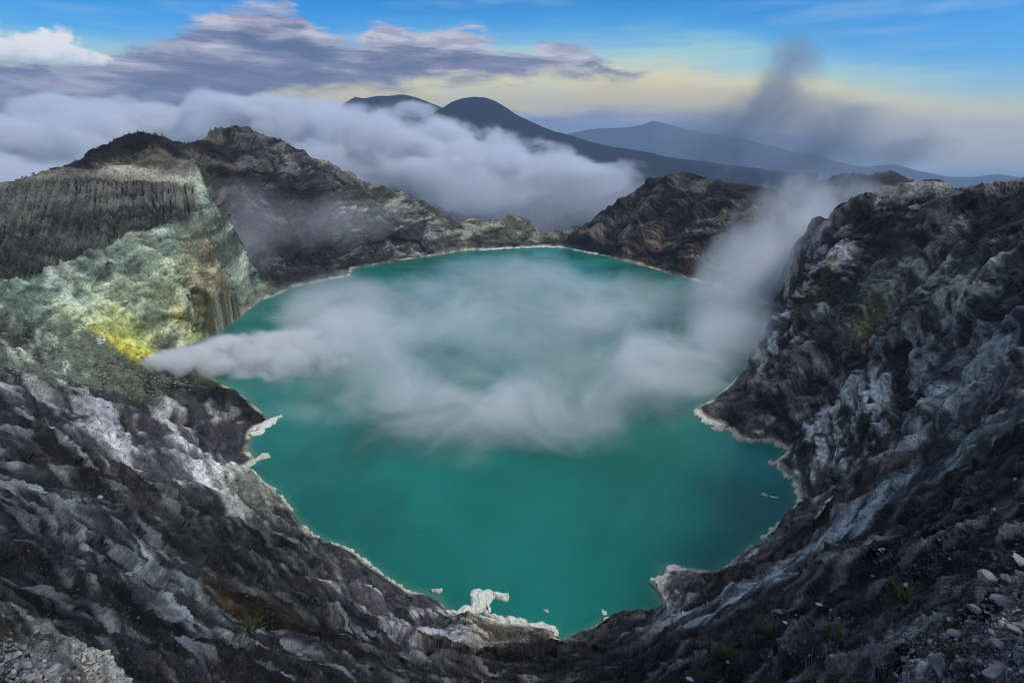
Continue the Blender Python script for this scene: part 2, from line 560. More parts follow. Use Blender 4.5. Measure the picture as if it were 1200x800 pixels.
an([(1100, 240), (1150, 240), (1190, 250), (1180, 290), (1120, 280)], (50, 46, 45), (88, 84, 82), .25)
an([(1150, 400), (1190, 360), (1100, 410), (1190, 450), (1120, 440)], (44, 44, 47), (82, 84, 88), .22)
an([(1160, 440), (1180, 480)], (56, 58, 62), (110, 114, 118), .3)
# left: ash slope, rim, hill
an([(10, 300), (60, 260), (110, 250), (160, 245), (200, 240), (30, 250), (100, 290), (50, 310), (5, 270)], (66, 65, 61), (104, 103, 97), .4, .35, .8)
an([(110, 208), (150, 207), (200, 208)], (118, 114, 104), (145, 140, 128), .4, .4)
an([(60, 200), (100, 190), (130, 176), (160, 170), (180, 175)], (40, 37, 32), (66, 60, 52), .2)
an([(200, 190), (230, 195), (180, 195)], (76, 70, 62), (108, 102, 92), .35)
an([(250, 170), (280, 165), (310, 175), (260, 190), (320, 190)], (47, 43, 41), (80, 75, 71), .3)
an([(340, 195), (370, 205), (350, 230), (330, 215)], (57, 53, 51), (98, 94, 90), .32)
an([(310, 240), (300, 280), (330, 300), (350, 320), (390, 310)], (54, 49, 50), (90, 86, 88), .3)
an([(400, 225), (430, 235), (460, 250), (490, 260)], (90, 88, 80), (132, 130, 120), .4)
an([(410, 270), (450, 280), (500, 280), (430, 300)], (84, 80, 78), (128, 126, 122), .35)
an([(560, 272), (600, 265), (620, 275), (540, 285)], (86, 84, 74), (126, 124, 112), .35)
an([(700, 275), (740, 250), (780, 230), (820, 240), (860, 245), (890, 240), (800, 270), (840, 290), (870, 300), (720, 285)], (52, 47, 43), (90, 83, 74), .28)
an([(752, 298), (765, 300)], (70, 54, 48), (92, 76, 66), .4)
an([(800, 310), (830, 322)], (72, 60, 50), (128, 114, 96), .35)
an([(950, 235), (1000, 225), (1040, 220)], (60, 56, 54), (90, 86, 82), .25)
# sulphur cliff and its foot
an([(20, 345), (60, 330), (110, 315), (150, 300), (190, 275), (215, 262), (240, 250), (10, 325), (40, 370), (90, 350)], (118, 134, 120), (150, 165, 150), .4, .55, .35)
an([(250, 265), (275, 300), (290, 330), (265, 280), (297, 345)], (122, 132, 117), (156, 166, 149), .4, .8, .5)
an([(190, 320), (210, 345), (180, 350), (150, 340)], (128, 140, 115), (158, 168, 140), .4, .55, .4)
an([(240, 300), (255, 330), (235, 335), (262, 350)], (132, 124, 98), (160, 152, 124), .4, .8, .5)
an([(215, 375), (240, 375), (225, 392)], (120, 120, 76), (160, 160, 110), .4)
an([(240, 355), (262, 372)], (100, 98, 84), (132, 130, 112), .4)
an([(146, 396), (162, 392), (174, 398)], (148, 158, 104), (186, 192, 126), .4, .5, .3)
an([(155, 411), (164, 407)], (226, 216, 84), (246, 238, 120), .5, .5)
an([(80, 395), (100, 415), (80, 430), (120, 430), (70, 410), (125, 412), (188, 424), (205, 418), (140, 436), (195, 405)], (98, 104, 90), (166, 180, 150), .45, .6)
an([(40, 400), (30, 430), (15, 400), (50, 440)], (92, 98, 90), (142, 152, 140), .4, .7)
an([(215, 441), (235, 444), (250, 452), (225, 430)], (72, 74, 64), (122, 126, 108), .35)
an([(120, 445), (160, 440), (190, 440)], (102, 108, 96), (160, 172, 150), .4)
an([(120, 460), (60, 460), (10, 450)], (66, 68, 68), (122, 128, 124), .35)
# pale weathered ground between the cliff and the dark slope
an([(20, 475), (70, 480), (110, 485), (40, 500), (90, 520)], (62, 62, 65), (136, 136, 145), .32)
an([(150, 480), (200, 485), (225, 500), (260, 500), (210, 520), (170, 510)], (70, 69, 72), (150, 150, 152), .26)
an([(190, 545), (220, 535), (250, 525), (165, 540), (230, 550)], (92, 92, 98), (172, 172, 175), .34)
an([(225, 462), (260, 475), (290, 485)], (46, 45, 45), (92, 92, 94), .25)
an([(150, 555), (110, 545), (60, 545), (150, 500)], (58, 56, 54), (118, 118, 120), .3)
an([(300, 572), (312, 590), (285, 568)], (140, 144, 136), (194, 196, 186), .5)
an([(350, 625), (385, 650), (410, 670), (435, 690), (395, 690), (330, 600)], (74, 74, 78), (150, 150, 153), .26)
an([(460, 705), (490, 722), (450, 725), (500, 740)], (74, 74, 80), (150, 150, 160), .4)
an([(540, 735), (580, 738), (620, 745)], (88, 86, 82), (150, 148, 140), .35)
an([(230, 600), (270, 620), (320, 640), (250, 660), (300, 690), (350, 690), (200, 580), (340, 660)], (40, 40, 40), (66, 68, 68), .2)
an([(290, 722), (330, 730)], (46, 39, 30), (66, 58, 46), .3)
an([(70, 570), (92, 590), (120, 615), (145, 640), (170, 665), (195, 690), (220, 712), (245, 735)], (58, 62, 66), (116, 125, 131), .36)
an([(40, 600), (20, 560), (60, 640), (20, 680), (80, 680), (120, 700), (30, 720), (90, 740), (160, 740), (220, 770), (320, 775), (400, 760), (420, 720), (5, 620)], (42, 42, 45), (88, 91, 97), .26)
an([(20, 530), (50, 560)], (50, 50, 53), (98, 100, 106), .3)
an([(800, 683), (820, 690), (790, 700)], (92, 90, 92), (160, 160, 164), .45)
anch = np.array(ANCH)


def anchor_field(az, lr):
    """inverse distance blend of the anchors (columns 2..10)"""
    q = np.stack([az.ravel() * 2.0, lr.ravel() * 1.6], 1)
    c = np.stack([anch[:, 0] * 2.0, anch[:, 1] * 1.6], 1)
    out = np.empty((len(q), 9))
    for k in range(0, len(q), 30000):
        d2 = ((q[k:k + 30000, None] - c[None]) ** 2).sum(-1)
        w = 1 / (d2 + 9e-4) ** 2.2
        out[k:k + 30000] = (w @ anch[:, 2:]) / w.sum(1, keepdims=True)
    return out.reshape(az.shape + (9,))


A0 = anchor_field(G_az, G_lr)

# ------------------------------------------------------------------ rock relief, octave by octave; each only where the mesh can carry it
GT = rng.normal(size=(256, 3))
GT = (GT / np.linalg.norm(GT, axis=1, keepdims=True)).astype(np.float32)
PERM = rng.permutation(256).astype(np.int64)


def perlin3(x, y, z, s=0):
    i, j, l = np.floor(x), np.floor(y), np.floor(z)
    fx, fy, fz = x - i, y - j, z - l
    i, j, l = i.astype(np.int64), j.astype(np.int64), l.astype(np.int64)
    u, v, w = (f * f * (3 - 2 * f) for f in (fx, fy, fz))
    out = 0
    for a in (0, 1):
        ha = PERM[(i + a + s * 37) & 255]
        for b_ in (0, 1):
            hb = PERM[(ha + j + b_) & 255]
            for c in (0, 1):
                g_ = GT[PERM[(hb + l + c) & 255]]
                d = g_[:, 0] * (fx - a) + g_[:, 1] * (fy - b_) + g_[:, 2] * (fz - c)
                out = out + d * (u if a else 1 - u) * (v if b_ else 1 - v) * (w if c else 1 - w)
    return out * 1.6


def facets(x, y, z, s=0):
    """fractured rock: every cell of a jittered lattice is a block with its own tilt and height"""
    i0, j0, l0 = (np.floor(v - .5).astype(np.int64) for v in (x, y, z))
    best = np.full(x.shape, 9.0)
    out = np.zeros_like(x)
    for a in (0, 1):
        for b_ in (0, 1):
            for c in (0, 1):
                i, j, l = i0 + a, j0 + b_, l0 + c
                hsh = PERM[(PERM[(PERM[(i + s * 31) & 255] + j) & 255] + l) & 255]
                o_ = GT[hsh] * .42
                dx_, dy_, dz_ = x - i - .5 - o_[:, 0], y - j - .5 - o_[:, 1], z - l - .5 - o_[:, 2]
                d2 = dx_ * dx_ + dy_ * dy_ + dz_ * dz_
                t_ = GT[(hsh * 7 + 13) & 255]
                hgt = t_[:, 0] * dx_ + t_[:, 1] * dy_ + t_[:, 2] * dz_ + .5 * GT[(hsh + 91) & 255][:, 0]
                m_ = d2 < best
                best = np.where(m_, d2, best)
                out = np.where(m_, hgt, out)
    return out


ROUGH, GUL = bil(A0[..., 7], AZ, LR), bil(A0[..., 8], AZ, LR)
DZ = np.zeros_like(Z)                               # long runnels, vertical
DN = np.zeros_like(Z)                               # rock relief, along the slope's normal
STRK = np.zeros_like(Z)
LAY = np.zeros_like(Z)
FAC = np.zeros_like(Z)
DIST = np.hypot(R, Z - H)
ROW = np.hypot(np.gradient(R, axis=1), np.gradient(Z, axis=1))
CELL = np.maximum(DIST * .0018, ROW * .85)
k = 0
for lam in (150, 90, 55, 33, 20, 12, 7.2, 4.3, 2.6, 1.55, .93, .56, .33, .2, .12):
    win = smooth(lam / CELL, 1.9, 3.8) * (1 - smooth(lam / DIST, .16, .4))
    m = win > .002
    if m.any():
        w, rm = win[m], ROUGH[m]
        x, y, z = X[m] / lam, Y[m] / lam, Z[m] / lam
        q = perlin3(x * .6, y * .6, z * .6, 40 + k)
        p = perlin3(x + .5 * q, y + .5 * q, z * 1.2, k)
        rg = (1 - np.abs(perlin3(x * .8 + .7 * q, y * .8, z * 1.6 - .7 * q, 20 + k)) * 2.2)
        st = smooth(SL[m], .2, .8)
        rel = (.085 * (rg * np.abs(rg) - .2) + .07 * p) * rm
        ap = lam / DIST[m]
        mid = smooth(ap, .008, .03) * (1 - smooth(ap, .09, .2))
        big = .72 + .5 * (1 - smooth(ap, .008, .03)) - .25 * mid
        q2 = perlin3(x * 1.1 + 9, y * 1.1, z * 1.1, 33 + k)
        fc = facets(x + .55 * q + .25 * q2, y - .55 * q + .3 * q2, z * 1.1 + .4 * q2, 11 + k)
        if lam > 2 and (ap > .02).any():
            g = gully(x * 1.1 + .5 * q, y * 1.1, gx[m], gy[m], 70 + k, .8)
            gw = smooth(ap, .02, .05) * st
            DZ[m] += w * lam * .085 * g * gw * GUL[m] * (1 - .35 * smooth(ap, .04, .09) * (1 - smooth(ap, .15, .3)))
            STRK[m] += w * g * gw * .45
        DN[m] += w * lam * (rel * big + (.092 - .045 * smooth(ap, .018, .06)) * fc * rm)
        FAC[m] += w * fc
        sl_ = perlin3(x * .55 + q * .3, y * .55, z * .55, 60 + k)          # patches of pale mineral
        STRK[m] += w * (sl_ * .9 + .35 * p)
        LAY[m] += w * perlin3(x * .35 + .4 * q, y * .35, z * 2.6 + .4 * q, 80 + k)
    k += 1
# ribs of the ash slope on the left: long runnels from the terrace brow
ASH_PX = [(-90, 236), (40, 213), (75, 205), (150, 210), (222, 213), (232, 236), (214, 256), (165, 271), (120, 286), (75, 305), (30, 322), (0, 332), (-90, 350)]
ash = [np.array([ray(*p)[q] for p in ASH_PX]) for q in (0, 1)]


def poly_mask(px_, py_, qx, qy):
    ins = np.zeros(qx.shape, bool)
    for i in range(len(px_)):
        ax, ay, bx, by = px_[i], py_[i], px_[(i + 1) % len(px_)], py_[(i + 1) % len(px_)]
        c = (ay > qy) != (by > qy)
        ins ^= c & (qx < (bx - ax) * (qy - ay) / ((by - ay) or 1e-9) + ax)
    return ins


ash_m = (poly_mask(ash[0], ash[1], AZ, (Z - H) / R) & (R > 470) & (R < 885)).astype(float)
for _ in range(3):
    ash_m[1:-1, 1:-1] = (ash_m[:-2, 1:-1] + ash_m[2:, 1:-1] + ash_m[1:-1, :-2] + ash_m[1:-1, 2:] + ash_m[1:-1, 1:-1]) / 5
E0 = (Z - H) / R
a_r = ray(225, 230)[0]
uu = (AZ - .37 * np.clip((a_r - AZ) / .13, 0, 1.3) * (E0 + .02)) * 170 + .48 * fbm(AZ * 34, E0 * 18, 4, 90)
rib = 1 - 2 * np.abs(perlin(uu, E0 * 7, 91))
rib2 = 1 - 2 * np.abs(perlin(uu * 1.9 + 7, E0 * 12 + 4.5, 92))
DZ = DZ * (1 - .8 * ash_m) - ash_m * np.clip(.95 + .8 * fbm(AZ * 30, E0 * 30, 3, 95), .35, 1.5) * (6.5 * smooth(rib, .3, 1) + 2.2 * smooth(rib2, .3, 1))
# no relief that would lift the brow or drown the shore
DN *= 1 - .85 * ash_m
shore_f = np.where(SD > 0, smooth(SD, 0, 14) * .85 + .15, 0)
DZ *= shore_f
DN *= shore_f
nl = np.sqrt(1 + GX * GX + GY * GY)
X = X - DN * GX / nl
Y = Y - DN * GY / nl
SD = np.where(np.abs(SD) < 60, shore_sd(X, Y), SD)
ZF = Z + DZ + DN / nl
ZF = np.where(SD > 0, np.maximum(ZF, .25 + .12 * np.minimum(SD, 12) - 1.2 * np.maximum(SD - 90, 0)), np.maximum(-4, SD * .3) - .25)
wob = 2.2 * fbm(X / 14, Y / 14, 4, 120) * np.clip(R / 500, .5, 2)    # ragged edge of the lake
ZF = np.where(np.abs(SD) < 10, ZF + .12 * wob * (1 - np.abs(SD) / 10), ZF)

# ------------------------------------------------------------------ rock colour
warp = np.clip(1.0, 0, 1)
AZW = AZ + .012 * fbm(AZ * 60, LR * 45, 3, 200) + .006 * fbm(AZ * 240, LR * 180, 2, 210)
LRW = LR + .02 * fbm(AZ * 60, LR * 45, 3, 220) + .008 * fbm(AZ * 240, LR * 180, 2, 230)
AF = np.stack([bil(A0[..., q], AZW, LRW) for q in range(7)], -1)
amt = AF[..., 6]
nz = STRK * .50 + .50 * LAY + .10 * FAC
sel = smooth(nz, .20 - amt * .85, 1.10 - amt * .85) ** 1.25
rgb = AF[..., :3] * (1 - sel[..., None]) + AF[..., 3:6] * sel[..., None]
ash_c = np.array(srgb(72, 71, 67)) * (1 + .3 * fbm(uu * .8, E0 * 2.5, 3, 93)[..., None] + .06 * STRK[..., None])
rgb = rgb * (1 - .85 * ash_m[..., None]) + ash_c * (.85 * ash_m[..., None])
rgb = rgb * ALB * np.array([1.035, 1.0, .92])
# pale mineral rim round the lake
zlow = 1 - smooth(ZF, 2.0, 5.0)
wr = 2.2 + R * .004 + 1.8 * fbm(X / 18, Y / 18, 4, 250)
rimf = (1 - smooth(SD, wr * .45, wr * 1.15)) * (SD > -30) * zlow * np.clip(.70 + .9 * fbm(X / 22, Y / 22, 3, 260), .1, 1)
rimc = np.array([.56, .54, .40])
wet = (1 - smooth(SD, wr * 1.1, wr * 2.2)) * (SD > wr * .9)          # damp dark rock above the crust
rgb = rgb * (1 - .35 * wet[..., None])
rgb = rgb * (1 - .85 * rimf[..., None]) + rimc * (.85 * rimf[..., None])
grain = 1 + .50 * LAY + .16 * FAC + .16 * fbm(AZ * 700, LR * 520, 2, 270)
rgb = np.clip(rgb * np.clip(grain, .4, 1.8)[..., None], .006, .75)

# ------------------------------------------------------------------ materials


def pbr(name, color=None, rough=.9, spec=.25):
    m = bpy.data.materials.new(name)
    m.use_nodes = True
    b = m.node_tree.nodes['Principled BSDF']
    b.inputs['Roughness'].default_value = rough
    b.inputs['Specular IOR Level'].default_value = spec
    if color:
        b.inputs['Base Color'].default_value = (*color, 1)
    return m, m.node_tree, b


def rock_material():
    m, t, b = pbr('weathered rock', rough=.95, spec=.12)
    at = nd(t, 'ShaderNodeAttribute', attribute_name='tone')
    geo = nd(t, 'ShaderNodeNewGeometry')
    pos = geo.outputs['Position']
    f1 = noise(t, pos, .30, 9, .68)
    f2 = noise(t, pos, 6.0, 4, .6)
    v = mth(t, 'ADD', mth(t, 'MULTIPLY', f1, 1.0), mth(t, 'MULTIPLY', f2, .7))
    k_ = mth(t, 'ADD', mth(t, 'MULTIPLY', sstep(t, v, .58, 1.15), 1.35), .36)
    col = nd(t, 'ShaderNodeVectorMath', operation='SCALE')
    t.links.new(at.outputs['Color'], col.inputs[0])
    t.links.new(k_, col.inputs['Scale'])
    t.links.new(col.outputs[0], b.inputs['Base Color'])
    bp = nd(t, 'ShaderNodeBump')
    bp.inputs['Strength'].default_value = .85
    bp.inputs['Distance'].default_value = 1.0
    rm = nd(t, 'ShaderNodeTexNoise', noise_type='RIDGED_MULTIFRACTAL')
    t.links.new(pos, rm.inputs['Vector'])
    rm.inputs['Scale'].default_value = .22
    rm.inputs['Detail'].default_value = 7
    rm.inputs['Roughness'].default_value = .62
    hsum = mth(t, 'ADD', mth(t, 'MULTIPLY', rm.outputs[0], .75), mth(t, 'MULTIPLY', noise(t, pos, .9, 6, .68), .8))
    t.links.new(mth(t, 'ADD', hsum, mth(t, 'MULTIPLY', noise(t, pos, 9, 3, .6), .08)), bp.inputs['Height'])
    t.links.new(bp.outputs[0], b.inputs['Normal'])
    return m


M_ROCK = rock_material()


def mesh_np(name, verts, faces, mat, cols=None, smooth_=False):
    me = bpy.data.meshes.new(name)
    verts = np.asarray(verts, np.float32)
    faces = np.asarray(faces, np.int32)
    nv, nf = len(verts), len(faces)
    k_ = faces.shape[1]
    me.vertices.add(nv)
    me.vertices.foreach_set('co', verts.ravel())
    me.loops.add(nf * k_)
    me.loops.foreach_set('vertex_index', faces.ravel())
    me.polygons.add(nf)
    me.polygons.foreach_set('loop_start', np.arange(nf, dtype=np.int32) * k_)
    me.polygons.foreach_set('loop_total', np.full(nf, k_, np.int32))
    me.update(calc_edges=True)
    me.polygons.foreach_set('use_smooth', np.full(nf, smooth_))
    if cols is not None:
        a = me.color_attributes.new('tone', 'FLOAT_COLOR', 'POINT')
        a.data.foreach_set('color', np.concatenate([cols, np.ones((nv, 1))], 1).astype(np.float32).ravel())
    me.materials.append(mat)
    o = bpy.data.objects.new(name, me)
    COL.objects.link(o)
    return o


def tag(o, label=None, cat=None, group=None, kind=None):
    for k_, v in (('label', label), ('category', cat), ('group', group), ('kind', kind)):
        if v:
            o[k_] = v
    return o


# ------------------------------------------------------------------ terrain, split into the pieces of land one can name
REG = {
    'foreground_slope': [(100, 700), (300, 760), (20, 600), (500, 770), (650, 775), (800, 760), (950, 720), (1000, 660), (1100, 640), (1150, 560), (1180, 480), (1190, 760), (30, 780), (180, 690), (420, 745), (1190, 420), (1180, 640), (850, 710), (140, 620), (70, 570)],
    'rock_slope': [(250, 600), (300, 650), (360, 690), (400, 680), (200, 540), (250, 500), (100, 500), (20, 490), (470, 720), (560, 735), (300, 580), (60, 460), (140, 560), (280, 720), (340, 730), (230, 470)],
    'sulphur_cliff': [(30, 350), (100, 320), (200, 280), (240, 260), (270, 300), (295, 340), (220, 360), (150, 390), (80, 410), (30, 420), (180, 430), (255, 350)],
    'ash_slope': [(20, 270), (80, 240), (150, 240), (200, 230), (40, 310), (100, 280), (220, 220)],
    'hill': [(150, 180), (230, 180), (280, 165), (330, 200), (400, 240), (320, 290), (450, 270), (540, 280), (600, 265), (120, 205), (220, 205), (60, 200)],
    'headland': [(700, 270), (760, 260), (800, 230), (850, 250), (890, 250), (800, 300), (840, 310)],
    'far_rim': [(950, 228), (1000, 220), (1040, 217)],
    'crater_wall': [(960, 300), (1000, 350), (1050, 300), (1100, 260), (1180, 250), (1100, 340), (1000, 420), (900, 460), (1000, 500), (940, 560), (930, 620), (1050, 450), (1080, 500), (1190, 330), (880, 665), (1000, 560), (920, 420), (1100, 420)],
}
names = list(REG)
ra, ri = [], []
for i, nme in enumerate(names):
    for p in REG[nme]:
        az, r = hit(*p)
        ra.append((az * 2, math.log(r) * 1.6))
        ri.append(i)
ra, ri = np.array(ra), np.array(ri)
qa = np.stack([AZW.ravel() * 2, LRW.ravel() * 1.6], 1)
near = np.empty(len(qa), int)
for k in range(0, len(qa), 40000):
    near[k:k + 40000] = ri[((qa[k:k + 40000, None] - ra[None]) ** 2).sum(-1).argmin(1)]
idx = np.arange(NA * NR).reshape(NA, NR)
Fq = np.stack([idx[:-1, :-1], idx[1:, :-1], idx[1:, 1:], idx[:-1, 1:]], -1).reshape(-1, 4)
sdf = SD.ravel()[Fq].max(1)
Fq = Fq[sdf > -25]
freg = near[Fq[:, 0]]
VV = np.stack([X, Y, ZF], -1).reshape(-1, 3)
CC = rgb.reshape(-1, 3)
REG_LABEL = {
    'foreground_slope': 'dark scree slope of the near crater rim', 'rock_slope': 'grey and whitish eroded rock slope on the left shore of the lake',
    'sulphur_cliff': 'pale green and yellow sulphur stained cliff with its rubble foot', 'ash_slope': 'grey ash slope with long runnels above the green cliff',
    'hill': 'tall brown hill with the highest peak of the crater rim', 'headland': 'rugged brown headland across the lake',
    'far_rim': 'far crater rim behind the steam', 'crater_wall': 'steep dark crater wall with white streaks on the right shore',
}
for i, nme in enumerate(names):
    f = Fq[freg == i]
    u_, inv = np.unique(f, return_inverse=True)
    o = mesh_np(nme, VV[u_], inv.reshape(-1, 4), M_ROCK, CC[u_])
    tag(o, REG_LABEL[nme], kind='structure')
del qa, near
# the rest of the rim, out of the picture: beside, behind and under the viewer
ra_ = np.linspace(-math.pi, math.pi, 241)
rl_ = np.linspace(math.log(.25), math.log(2240), 220)
RA, RL = np.meshgrid(ra_, rl_, indexing='ij')
RR = np.exp(RL)
RE = base_e(RA, np.maximum(RL, math.log(2.2))) - .42 * smooth(RR, 1740, 2250)
RZ = H + RE * np.maximum(RR, 2.2)
RX, RY = RR * np.sin(RA), RR * np.cos(RA)
rim_fade = smooth(np.abs(RA), 1.0, 1.15)
for lam in (60, 20, 7, 2.3, .8):
    RZ += lam * .09 * perlin(RX / lam, RY / lam, int(lam * 10)) * (1 - smooth(lam / RR, .2, .5)) * rim_fade
RZ -= .004 * RR * (1 - rim_fade)
id_ = np.arange(RA.size).reshape(RA.shape)
f = np.stack([id_[:-1, :-1], id_[1:, :-1], id_[1:, 1:], id_[:-1, 1:]], -1).reshape(-1, 4)
inside = ((np.abs(RA) < 1.0) & (RR > 2.35)).ravel()
f = f[~inside[f].all(1)]
u_, inv = np.unique(f, return_inverse=True)
c_ = np.full((len(u_), 3), .042) * (1 + .35 * perlin(RX.ravel()[u_] / 9, RY.ravel()[u_] / 9, 5))[:, None]
o = mesh_np('crater_rim', np.stack([RX, RY, RZ], -1).reshape(-1, 3)[u_], inv.reshape(-1, 4), M_ROCK, c_)
tag(o, 'dark rocky crest of the crater rim beside the viewer', kind='structure')

# ------------------------------------------------------------------ lake
m, t, b = pbr('turquoise lake water', (.002, .25, .2), .28, .2)
geo = nd(t, 'ShaderNodeNewGeometry')
pos = geo.outputs['Position']
lc = mixc(t, sstep(t, noise(t, pos, .006, 4, .55, .4), .35, .65), (.0003, .12, .09), (.003, .195, .152))
lat = nd(t, 'ShaderNodeAttribute', attribute_name='tone')
lc = mixc(t, mth(t, 'MULTIPLY', lat.outputs['Fac'], .75), lc, (.10, .22, .15))
wind = nd(t, 'ShaderNodeMapping')
t.links.new(pos, wind.inputs[0])
wind.inputs['Scale'].default_value = (.004, .012, 1)
wind.inputs['Rotation'].default_value = (0, 0, .5)
t.links.new(mth(t, 'ADD', mth(t, 'MULTIPLY', sstep(t, noise(t, wind.outputs[0], 1.0, 5, .6, .6), .4, .62), .22), .16), b.inputs['Roughness'])
t.links.new(lc, b.inputs['Base Color'])
bp = nd(t, 'ShaderNodeBump')
bp.inputs['Strength'].default_value = .5
bp.inputs['Distance'].default_value = .35
t.links.new(noise(t, pos, .35, 4, .6), bp.inputs['Height'])
t.links.new(bp.outputs[0], b.inputs['Normal'])
la = np.linspace(-.72, .62, 420)
ll = np.linspace(math.log(150), math.log(1520), 420)
LA, LL = np.meshgrid(la, ll, indexing='ij')
LX, LY = np.exp(LL) * np.sin(LA), np.exp(LL) * np.cos(LA)
LS = shore_sd(LX, LY)
li = np.arange(LA.size).reshape(LA.shape)
lf = np.stack([li[:-1, :-1], li[1:, :-1], li[1:, 1:], li[:-1, 1:]], -1).reshape(-1, 4)
lf = lf[LS.ravel()[lf].min(1) < 3]
sh_ = np.clip(1 - (-LS) / (4 + 5 * np.abs(fbm(LX / 30, LY / 30, 3, 400)) + np.exp(LL) * .004), 0, 1) ** 1.5
lu, linv = np.unique(lf, return_inverse=True)
lake = mesh_np('lake', np.stack([LX, LY, LX * 0], -1).reshape(-1, 3)[lu], linv.reshape(-1, 4), m, np.repeat(sh_.reshape(-1, 1)[lu], 3, 1), True)
tag(lake, 'turquoise crater lake', kind='structure')

# ------------------------------------------------------------------ land beyond: plain and mountains
m, t, b = pbr('forested lowland', rough=1, spec=0)
geo = nd(t, 'ShaderNodeNewGeometry')
gcol = mixc(t, noise(t, geo.outputs['Position'], .0007, 6, .6), (.010, .018, .026), (.028, .044, .054))
t.links.new(gcol, b.inputs['Base Color'])
M_LOW = m
GZ = -640.0
rr = [0, 1500, 4000, 9000, 16000, 23500]
gv, gf = [(0, 0, GZ)], []
ns = 64
for q in rr[1:]:
    for s in range(ns):
        gv.append((q * math.cos(2 * math.pi * s / ns), q * math.sin(2 * math.pi * s / ns), GZ))
for s in range(ns):
    gf.append((0, 1 + s, 1 + (s + 1) % ns))
for a in range(len(rr) - 2):
    for s in range(ns):
        p, q = 1 + a * ns + s, 1 + a * ns + (s + 1) % ns
        gf.append((p, p + ns, q + ns, q))
gm = bpy.data.meshes.new('ground')
gm.from_pydata(gv, [], gf)
gm.materials.append(M_LOW)
go = bpy.data.objects.new('ground', gm)
COL.objects.link(go)
tag(go, 'forested lowland reaching the horizon', kind='structure')


def range_mesh(name, pts, depth, label, mat, na=260, nt=60, gul=.10, prof=1.25, rough=.02, seed=0):
    """a hill range: its skyline given as directions and distances, slopes falling to the plain before and behind"""
    az = np.array([ray(p[0], p[1])[0] for p in pts])
    zz = np.array([H + ray(p[0], p[1])[1] * p[2] for p in pts])
    rr_ = np.array([p[2] for p in pts], float)
    a = np.linspace(az[0], az[-1], na)
    z = np.interp(a, az, zz)
    r0 = np.interp(a, az, rr_)
    t_ = np.linspace(-1, 1, nt)
    A_, T_ = np.meshgrid(a, t_, indexing='ij')
    r = r0[:, None] + T_ * depth
    x, y = r * np.sin(A_), r * np.cos(A_)
    hgt = (z - GZ)[:, None] * (1 - np.abs(T_)) ** prof
    lam_ = depth * .30
    n_z = np.zeros_like(x)
    for q in range(5):
        l2 = lam_ * .5 ** q
        g_ = gully(x / l2, y / l2, np.zeros_like(x) + np.sin(A_) * .3, np.ones_like(x), seed + q)
        n_z += l2 * (gul * g_ * smooth(np.abs(T_), .02, .3) + rough * perlin(x / l2, y / l2, seed + 20 + q))
    ed = smooth(A_, a[0], a[0] + .06 * (a[-1] - a[0])) * (1 - smooth(A_, a[-1] - .06 * (a[-1] - a[0]), a[-1]))
    zt = GZ - 20 + hgt + n_z * np.minimum(1, hgt / 200)
    v = np.stack([x, y, zt], -1).reshape(-1, 3)
    id_ = np.arange(na * nt).reshape(na, nt)
    f = np.stack([id_[:-1, :-1], id_[1:, :-1], id_[1:, 1:], id_[:-1, 1:]], -1).reshape(-1, 4)
    o = mesh_np(name, v, f, mat)
    tag(o, label, kind='structure')
    return o


range_mesh('volcano', [(330, 190, 6000), (420, 160, 6000), (480, 140, 6000), (505, 128, 6000), (520, 120, 6000), (530, 113, 6000), (542, 109, 6000), (556, 108, 6000), (568, 109, 6000), (582, 114, 6000), (600, 125, 6000), (625, 138, 6000),
                       (650, 148, 6000), (690, 160, 6000), (740, 172, 6000), (800, 182, 6000), (880, 192, 6000), (960, 200, 6000)], 1800, 'dark conical volcano behind the clouds', M_LOW, gul=.10, rough=.035, seed=300)
range_mesh('mountain', [(300, 150, 7000), (360, 135, 7000), (395, 120, 7000), (408, 112, 7000), (416, 107, 7000), (425, 109, 7000), (440, 106, 7000), (455, 106, 7000), (466, 104, 7000), (478, 106, 7000),
                        (492, 110, 7000), (520, 122, 7000), (600, 150, 7000)], 1800, 'dark jagged summit half hidden by cloud', M_LOW, gul=.08, rough=.04, seed=330)
range_mesh('mountain', [(600, 165, 21000), (660, 156, 21000), (700, 149, 21000), (735, 147, 21000), (752, 144, 21000), (765, 140, 21000), (780, 143, 21000), (800, 148, 21000), (830, 155, 21000), (880, 163, 21000), (930, 176, 21000), (1000, 192, 21000), (1060, 200, 21000)],
           3500, 'hazy blue mountain range behind the volcano', M_LOW, gul=.05, seed=360)
range_mesh('mountain', [(980, 205, 21500), (1020, 193, 21500), (1050, 191, 21500), (1075, 199, 21500), (1110, 206, 21500), (1140, 206, 21500), (1172, 203, 21500), (1200, 207, 21500), (1260, 210, 21500), (1400, 214, 21500)],
           3500, 'low blue mountain range above the right crater wall', M_LOW, gul=.05, seed=390)
HILL_L = [(380, 200, 2900), (440, 212, 2900), (468, 219, 2900), (490, 228, 2900), (520, 238, 2900), (550, 248, 2900), (590, 258, 2900), (640, 275, 2900), (700, 300, 2900)]
HILL_R = [(560, 285, 2700), (620, 268, 2700), (650, 253, 2700), (690, 233, 2700), (720, 220, 2700), (745, 214, 2700), (800, 216, 2700), (900, 225, 2700), (1000, 240, 2700)]
range_mesh('hill', HILL_L, 700, 'dark forested hillside sloping right in the mist', M_LOW, gul=.05, seed=420)
range_mesh('hill', HILL_R, 700, 'dark forested hillside sloping left in the mist', M_LOW, gul=.05, seed=450)

# ------------------------------------------------------------------ things on the slopes and in the water
bpy.context.view_layer.update()
DG = bpy.context.evaluated_depsgraph_get()
DOWN = Vector((0, 0, -1))
CAM = Vector((0, 0, H))


